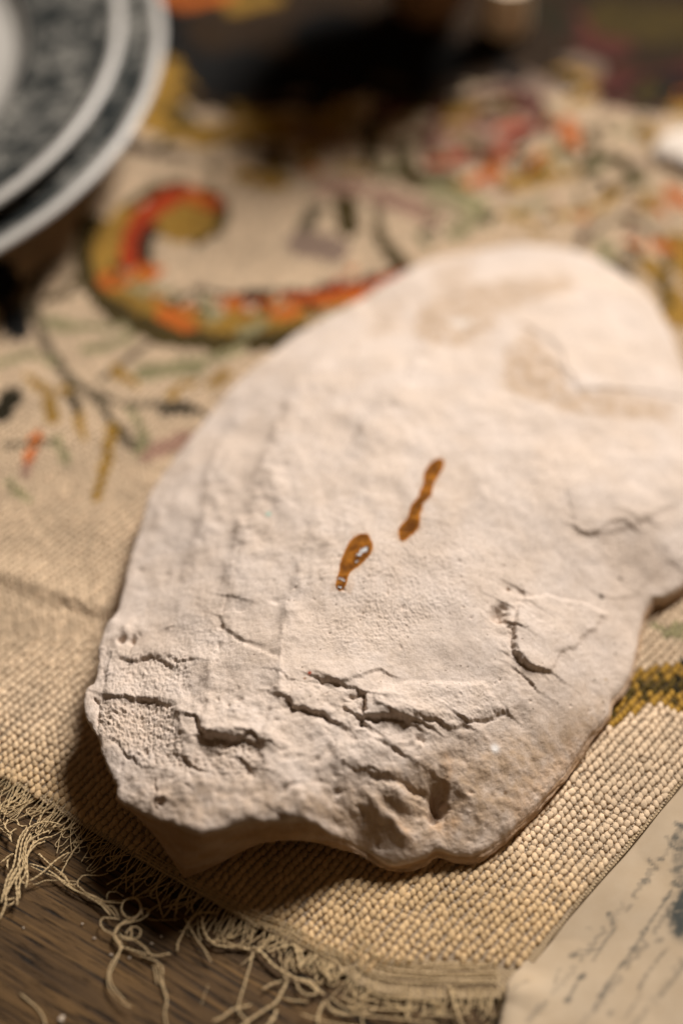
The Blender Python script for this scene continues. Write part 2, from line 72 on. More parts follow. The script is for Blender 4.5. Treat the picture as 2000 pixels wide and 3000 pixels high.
TINTS = [([(2.225,5.469),(2.385,6.956),(3.498,7.623),(5.041,8.244),(7.138,8.478),(7.432,7.956),(5.606,6.77),(4.631,6.304),(4.793,5.765),(3.609,4.732),(2.569,4.834)],0.8,0.2,0),([(4.625,2.793),(4.895,4.444),(5.66,5.491),(6.023,4.621),(6.532,3.686),(6.591,2.9),(6.971,2.787),(8.193,3.11),(9.883,3.076),(9.591,2.411),(7.798,1.904),(6.492,1.821),(6.133,2.12),(5.004,2.383)],0.8,0.2,0),([(3.026,9.275),(4.167,9.691),(4.193,7.857),(2.937,7.245)],0.5,0.3,0),([(1.176,7.346),(1.994,7.416),(1.543,5.689),(0.745,5.574)],0.5,0.3,0),([(3.285,6.087),(3.947,6.032),(3.86,5.684),(3.333,5.723)],0.9,0.1,1),([(2.353,-9.331),(5.224,-8.003),(6.975,-6.852),(6.795,-7.796),(4.922,-10.099),(3.428,-11.218),(1.792,-11.395),(1.033,-9.927)],0.9,0.7,0),([(-1.728,-10.863),(1.25,-10.081),(1.901,-11.388),(0.171,-11.285),(-1.514,-11.244)],0.8,0.6,0),([(-5.226,-9.864),(-1.524,-10.45),(-1.303,-11.415),(-3.603,-11.645),(-5.157,-10.897)],0.5,0.5,0),([(-3.391,-9.094),(-1.974,-9.322),(-2.053,-10.452),(-3.224,-10.403)],0.3,0.4,0),([(-6.198,-7.522),(-4.238,-7.923),(-3.464,-9.814),(-4.902,-9.693),(-6.097,-8.68)],0.28,0.3,0),([(2.342,-10.633),(3.0,-10.492),(2.887,-10.782),(2.23,-11.05)],0.6,0.2,2),([(1.304,-10.878),(1.576,-10.807),(1.793,-11.086),(1.522,-11.109)],0.5,0.15,2),([(2.575,-9.297),(2.799,-9.212),(2.845,-9.749),(2.678,-9.865)],0.5,0.15,2),([(4.235,-10.046),(5.065,-9.261),(6.178,-8.059),(6.419,-8.094),(5.042,-9.972),(4.337,-10.515)],0.4,0.3,2),([(2.923,-0.279),(2.875,-0.861),(2.588,-1.476),(2.477,-1.917),(2.253,-2.236),(2.165,-2.838),(1.612,-3.422),(1.455,-3.111),(1.487,-2.697),(1.779,-2.262),(2.057,-1.632),(2.194,-1.056),(2.43,-0.466)],0.3,0.1,2),([(0.709,-3.059),(0.891,-3.422),(0.864,-3.768),(0.537,-4.229),(0.238,-4.513),(0.145,-4.982),(-0.127,-5.039),(-0.219,-4.847),(-0.106,-4.289),(0.079,-3.544),(0.382,-3.134)],0.3,0.1,2)]
SPECKS = [(3.884,-8.868,0.11,(0.8,0.8,0.8)),(-1.98,-2.241,0.07,(0.25,0.52,0.46)),(-0.802,-7.511,0.05,(0.42,0.07,0.03)),(4.411,-4.517,0.05,(0.18,0.09,0.04)),(7.041,-4.044,0.06,(0.06,0.035,0.02)),(7.658,-3.365,0.045,(0.08,0.05,0.03)),(7.333,-5.3,0.03,(0.12,0.08,0.05)),(7.336,-5.574,0.03,(0.1,0.07,0.04)),(6.888,-7.031,0.03,(0.1,0.07,0.04)),(-0.921,-7.647,0.04,(0.35,0.22,0.15)),(4.125,-9.872,0.05,(0.3,0.2,0.12)),(7.003,-6.389,0.04,(0.45,0.33,0.2)),(-0.135,-6.796,0.016,(0.13,0.09,0.06)),(3.508,-6.914,0.013,(0.13,0.09,0.06)),(-2.308,-8.409,0.015,(0.13,0.09,0.06)),(-0.166,-9.233,0.018,(0.13,0.09,0.06)),(6.002,-5.571,0.02,(0.13,0.09,0.06)),(-0.991,-7.322,0.022,(0.13,0.09,0.06)),(2.675,-7.617,0.02,(0.13,0.09,0.06)),(-1.825,-7.991,0.019,(0.13,0.09,0.06)),(0.51,-3.671,0.022,(0.13,0.09,0.06)),(2.175,-7.565,0.023,(0.13,0.09,0.06)),(4.584,-8.19,0.017,(0.13,0.09,0.06)),(5.623,-5.504,0.023,(0.13,0.09,0.06)),(6.629,-3.226,0.014,(0.13,0.09,0.06)),(-0.333,-9.091,0.017,(0.13,0.09,0.06)),(3.819,-5.055,0.018,(0.13,0.09,0.06)),(1.348,-5.601,0.019,(0.13,0.09,0.06)),(3.267,-8.326,0.02,(0.13,0.09,0.06)),(6.906,-7.281,0.024,(0.13,0.09,0.06)),(4.329,-4.153,0.022,(0.13,0.09,0.06)),(7.293,-7.403,0.019,(0.13,0.09,0.06)),(4.767,-4.355,0.022,(0.13,0.09,0.06)),(3.272,-5.036,0.013,(0.13,0.09,0.06)),(6.054,-8.148,0.013,(0.13,0.09,0.06)),(5.633,-5.306,0.014,(0.13,0.09,0.06)),(0.411,-8.011,0.022,(0.13,0.09,0.06)),(-2.041,-7.167,0.013,(0.13,0.09,0.06)),(4.776,-5.059,0.023,(0.13,0.09,0.06)),(7.63,-5.194,0.024,(0.13,0.09,0.06)),(0.595,-3.966,0.019,(0.13,0.09,0.06)),(-2.25,-4.564,0.017,(0.13,0.09,0.06)),(3.689,-4.212,0.013,(0.13,0.09,0.06)),(6.421,-4.506,0.024,(0.13,0.09,0.06)),(6.722,-4.772,0.018,(0.13,0.09,0.06)),(2.658,-7.114,0.019,(0.13,0.09,0.06)),(3.057,-6.941,0.023,(0.13,0.09,0.06)),(2.562,-5.961,0.021,(0.13,0.09,0.06)),(-0.141,-5.369,0.024,(0.13,0.09,0.06)),(2.684,-6.6,0.012,(0.13,0.09,0.06)),(1.619,-6.875,0.012,(0.13,0.09,0.06)),(3.627,-6.931,0.013,(0.13,0.09,0.06)),(3.782,-6.01,0.02,(0.13,0.09,0.06)),(0.988,-7.63,0.021,(0.13,0.09,0.06)),(-2.377,-3.63,0.02,(0.13,0.09,0.06)),(7.549,-3.775,0.017,(0.13,0.09,0.06)),(3.461,-5.216,0.016,(0.13,0.09,0.06)),(0.611,-5.751,0.019,(0.13,0.09,0.06)),(0.488,-5.804,0.021,(0.13,0.09,0.06)),(-2.22,-6.887,0.021,(0.13,0.09,0.06)),(0.591,-4.875,0.022,(0.13,0.09,0.06)),(-0.132,-4.669,0.017,(0.13,0.09,0.06)),(4.635,-3.729,0.016,(0.13,0.09,0.06)),(0.797,-8.321,0.017,(0.13,0.09,0.06)),(6.34,-3.709,0.016,(0.13,0.09,0.06)),(3.936,-8.134,0.017,(0.13,0.09,0.06)),(-0.272,-4.247,0.018,(0.13,0.09,0.06)),(-0.59,-8.259,0.022,(0.13,0.09,0.06)),(-0.686,-5.227,0.022,(0.13,0.09,0.06)),(3.863,-7.771,0.016,(0.13,0.09,0.06)),(-1.23,-5.285,0.022,(0.13,0.09,0.06)),(0.195,-5.633,0.017,(0.13,0.09,0.06)),(1.683,-5.914,0.023,(0.13,0.09,0.06)),(-0.989,-3.445,0.023,(0.13,0.09,0.06)),(6.338,-8.056,0.017,(0.13,0.09,0.06)),(7.123,-7.567,0.015,(0.13,0.09,0.06)),(4.923,-7.727,0.02,(0.13,0.09,0.06)),(2.71,-5.125,0.016,(0.13,0.09,0.06)),(-0.249,-3.907,0.019,(0.13,0.09,0.06)),(0.343,-8.236,0.013,(0.13,0.09,0.06)),(6.674,-6.523,0.023,(0.13,0.09,0.06)),(6.531,-7.613,0.019,(0.13,0.09,0.06)),(-2.325,-7.886,0.014,(0.13,0.09,0.06)),(0.473,-7.43,0.018,(0.13,0.09,0.06)),(1.571,-8.758,0.019,(0.13,0.09,0.06)),(0.907,-5.043,0.022,(0.13,0.09,0.06)),(2.212,-7.888,0.016,(0.13,0.09,0.06)),(-0.537,-6.751,0.022,(0.13,0.09,0.06)),(-0.779,-8.181,0.023,(0.13,0.09,0.06)),(5.566,-7.509,0.012,(0.13,0.09,0.06)),(3.72,-8.061,0.013,(0.13,0.09,0.06)),(0.199,-5.166,0.018,(0.13,0.09,0.06)),(1.708,-6.272,0.021,(0.13,0.09,0.06)),(-2.593,-3.549,0.014,(0.13,0.09,0.06)),(-1.307,-3.841,0.024,(0.13,0.09,0.06)),(6.357,-3.238,0.018,(0.13,0.09,0.06)),(0.646,-5.427,0.016,(0.13,0.09,0.06)),(3.955,-6.644,0.016,(0.13,0.09,0.06)),(-0.608,-5.536,0.013,(0.13,0.09,0.06)),(3.004,-7.445,0.017,(0.13,0.09,0.06)),(-1.753,-4.512,0.016,(0.13,0.09,0.06)),(3.487,-7.71,0.017,(0.13,0.09,0.06))]
RIDGES = [([(-0.319,5.296),(-1.208,3.238),(-1.684,1.689),(-2.067,-0.145),(-2.335,-1.299),(-2.549,-2.075),(-2.74,-3.294),(-2.908,-4.899),(-3.087,-5.579)],0.085,0.75),([(1.809,3.472),(1.202,1.912),(0.69,0.796),(0.194,-0.321)],0.055,0.6),([(-2.765,3.0),(-3.5,0.938),(-3.755,-0.526),(-3.615,-1.456),(-3.954,-2.993),(-4.184,-4.165),(-4.316,-5.757)],0.06,0.6),([(-0.463,-1.917),(-0.972,-3.713),(-1.346,-5.396),(-1.538,-6.468),(-1.521,-7.863),(-1.325,-8.414)],0.06,0.5),([(1.037,-0.681),(0.189,-2.265),(-0.392,-3.893),(-0.953,-5.143)],0.035,0.6),([(-4.022,2.011),(-4.836,-0.133),(-5.098,-1.647),(-5.33,-3.388)],0.035,0.6),([(-3.175,-6.66),(-3.479,-7.396),(-3.626,-8.418)],0.05,0.4),([(3.004,5.753),(2.129,3.463),(1.633,1.611)],0.04,0.6),([(0.664,-8.506),(0.334,-9.42),(0.011,-10.243)],0.05,0.35),([(0.173,-9.114),(-0.257,-9.903),(-0.415,-10.509)],0.04,0.3),([(-1.57,-8.108),(-1.787,-9.084),(-1.892,-10.018)],0.05,0.3),([(-5.606,-5.057),(-5.949,-6.19),(-5.991,-7.278),(-6.035,-8.065)],0.05,0.25),([(4.885,0.699),(4.044,-1.013),(3.502,-2.269)],0.025,0.6),([(-2.671,-2.047),(-2.813,-2.969),(-3.23,-4.245)],0.03,0.3)]
DRIP_LONG = [(2.787,-0.335),(2.854,-0.477),(2.834,-0.672),(2.741,-0.9),(2.65,-1.095),(2.56,-1.258),(2.516,-1.481),(2.46,-1.733),(2.359,-1.894),(2.236,-2.024),(2.194,-2.24),(2.13,-2.394),(2.136,-2.603),(2.083,-2.814),(1.973,-2.996),(1.78,-3.197),(1.614,-3.336),(1.535,-3.224),(1.504,-2.992),(1.519,-2.844),(1.629,-2.661),(1.774,-2.474),(1.813,-2.352),(1.866,-2.106),(2.002,-1.914),(2.089,-1.755),(2.131,-1.566),(2.221,-1.34),(2.25,-1.181),(2.243,-1.022),(2.323,-0.762),(2.452,-0.53),(2.627,-0.375)]
DRIP_SHORT = [(0.662,-3.119),(0.754,-3.191),(0.788,-3.337),(0.849,-3.452),(0.831,-3.654),(0.759,-3.856),(0.654,-4.001),(0.515,-4.145),(0.353,-4.288),(0.238,-4.401),(0.181,-4.569),(0.146,-4.736),(0.1,-4.873),(-0.036,-4.984),(-0.127,-4.93),(-0.162,-4.847),(-0.151,-4.709),(-0.105,-4.514),(-0.06,-4.318),(-0.06,-4.148),(0.009,-3.92),(0.102,-3.661),(0.195,-3.428),(0.335,-3.253),(0.499,-3.135)]
DRIP_FLECKS = [[(0.705,-3.527),(0.75,-3.599),(0.702,-3.772),(0.587,-3.803),(0.493,-3.918),(0.378,-3.948),(0.344,-3.892),(0.448,-3.776),(0.495,-3.632),(0.588,-3.573)],[(0.389,-4.034),(0.458,-4.018),(0.435,-4.095),(0.382,-4.096)],[(-0.105,-4.612),(0.009,-4.584),(0.123,-4.681),(0.078,-4.714),(-0.014,-4.654),(-0.094,-4.654)],[(-0.071,-4.847),(0.009,-4.847),(-0.002,-4.902),(-0.071,-4.897)]]
STITCH_AREA = [(12.051,-5.373),(8.864,-8.905),(7.099,-10.92),(5.53,-12.654),(4.306,-14.028),(3.428,-13.94),(2.631,-13.873),(1.535,-13.94),(0.692,-14.117),(0.231,-14.006),(-0.021,-13.807),(-0.656,-13.505),(-1.365,-12.997),(-2.203,-12.791),(-2.861,-12.411),(-3.839,-11.839),(-4.971,-11.173),(-6.131,-10.433),(-7.432,-9.627),(-8.398,-9.02),(-11.996,-7.026),(-18.179,2.738),(-31.118,36.761),(33.557,36.761)]
CANVAS_AREA = [(12.147,-5.514),(8.898,-8.994),(7.153,-11.041),(5.585,-12.768),(4.52,-14.117),(4.267,-14.793),(3.279,-14.825),(2.241,-14.836),(1.204,-14.793),(0.479,-14.554),(0.063,-14.205),(-0.358,-13.94),(-0.887,-13.629),(-1.529,-13.269),(-2.284,-12.928),(-2.944,-12.492),(-3.89,-11.909),(-5.021,-11.245),(-6.18,-10.506),(-7.48,-9.702),(-8.446,-9.096),(-12.101,-7.094),(-18.441,2.738),(-31.671,37.449),(34.125,37.449)]
CLOTH_AXES = ((4.306,-14.028),48.2,-32.0)
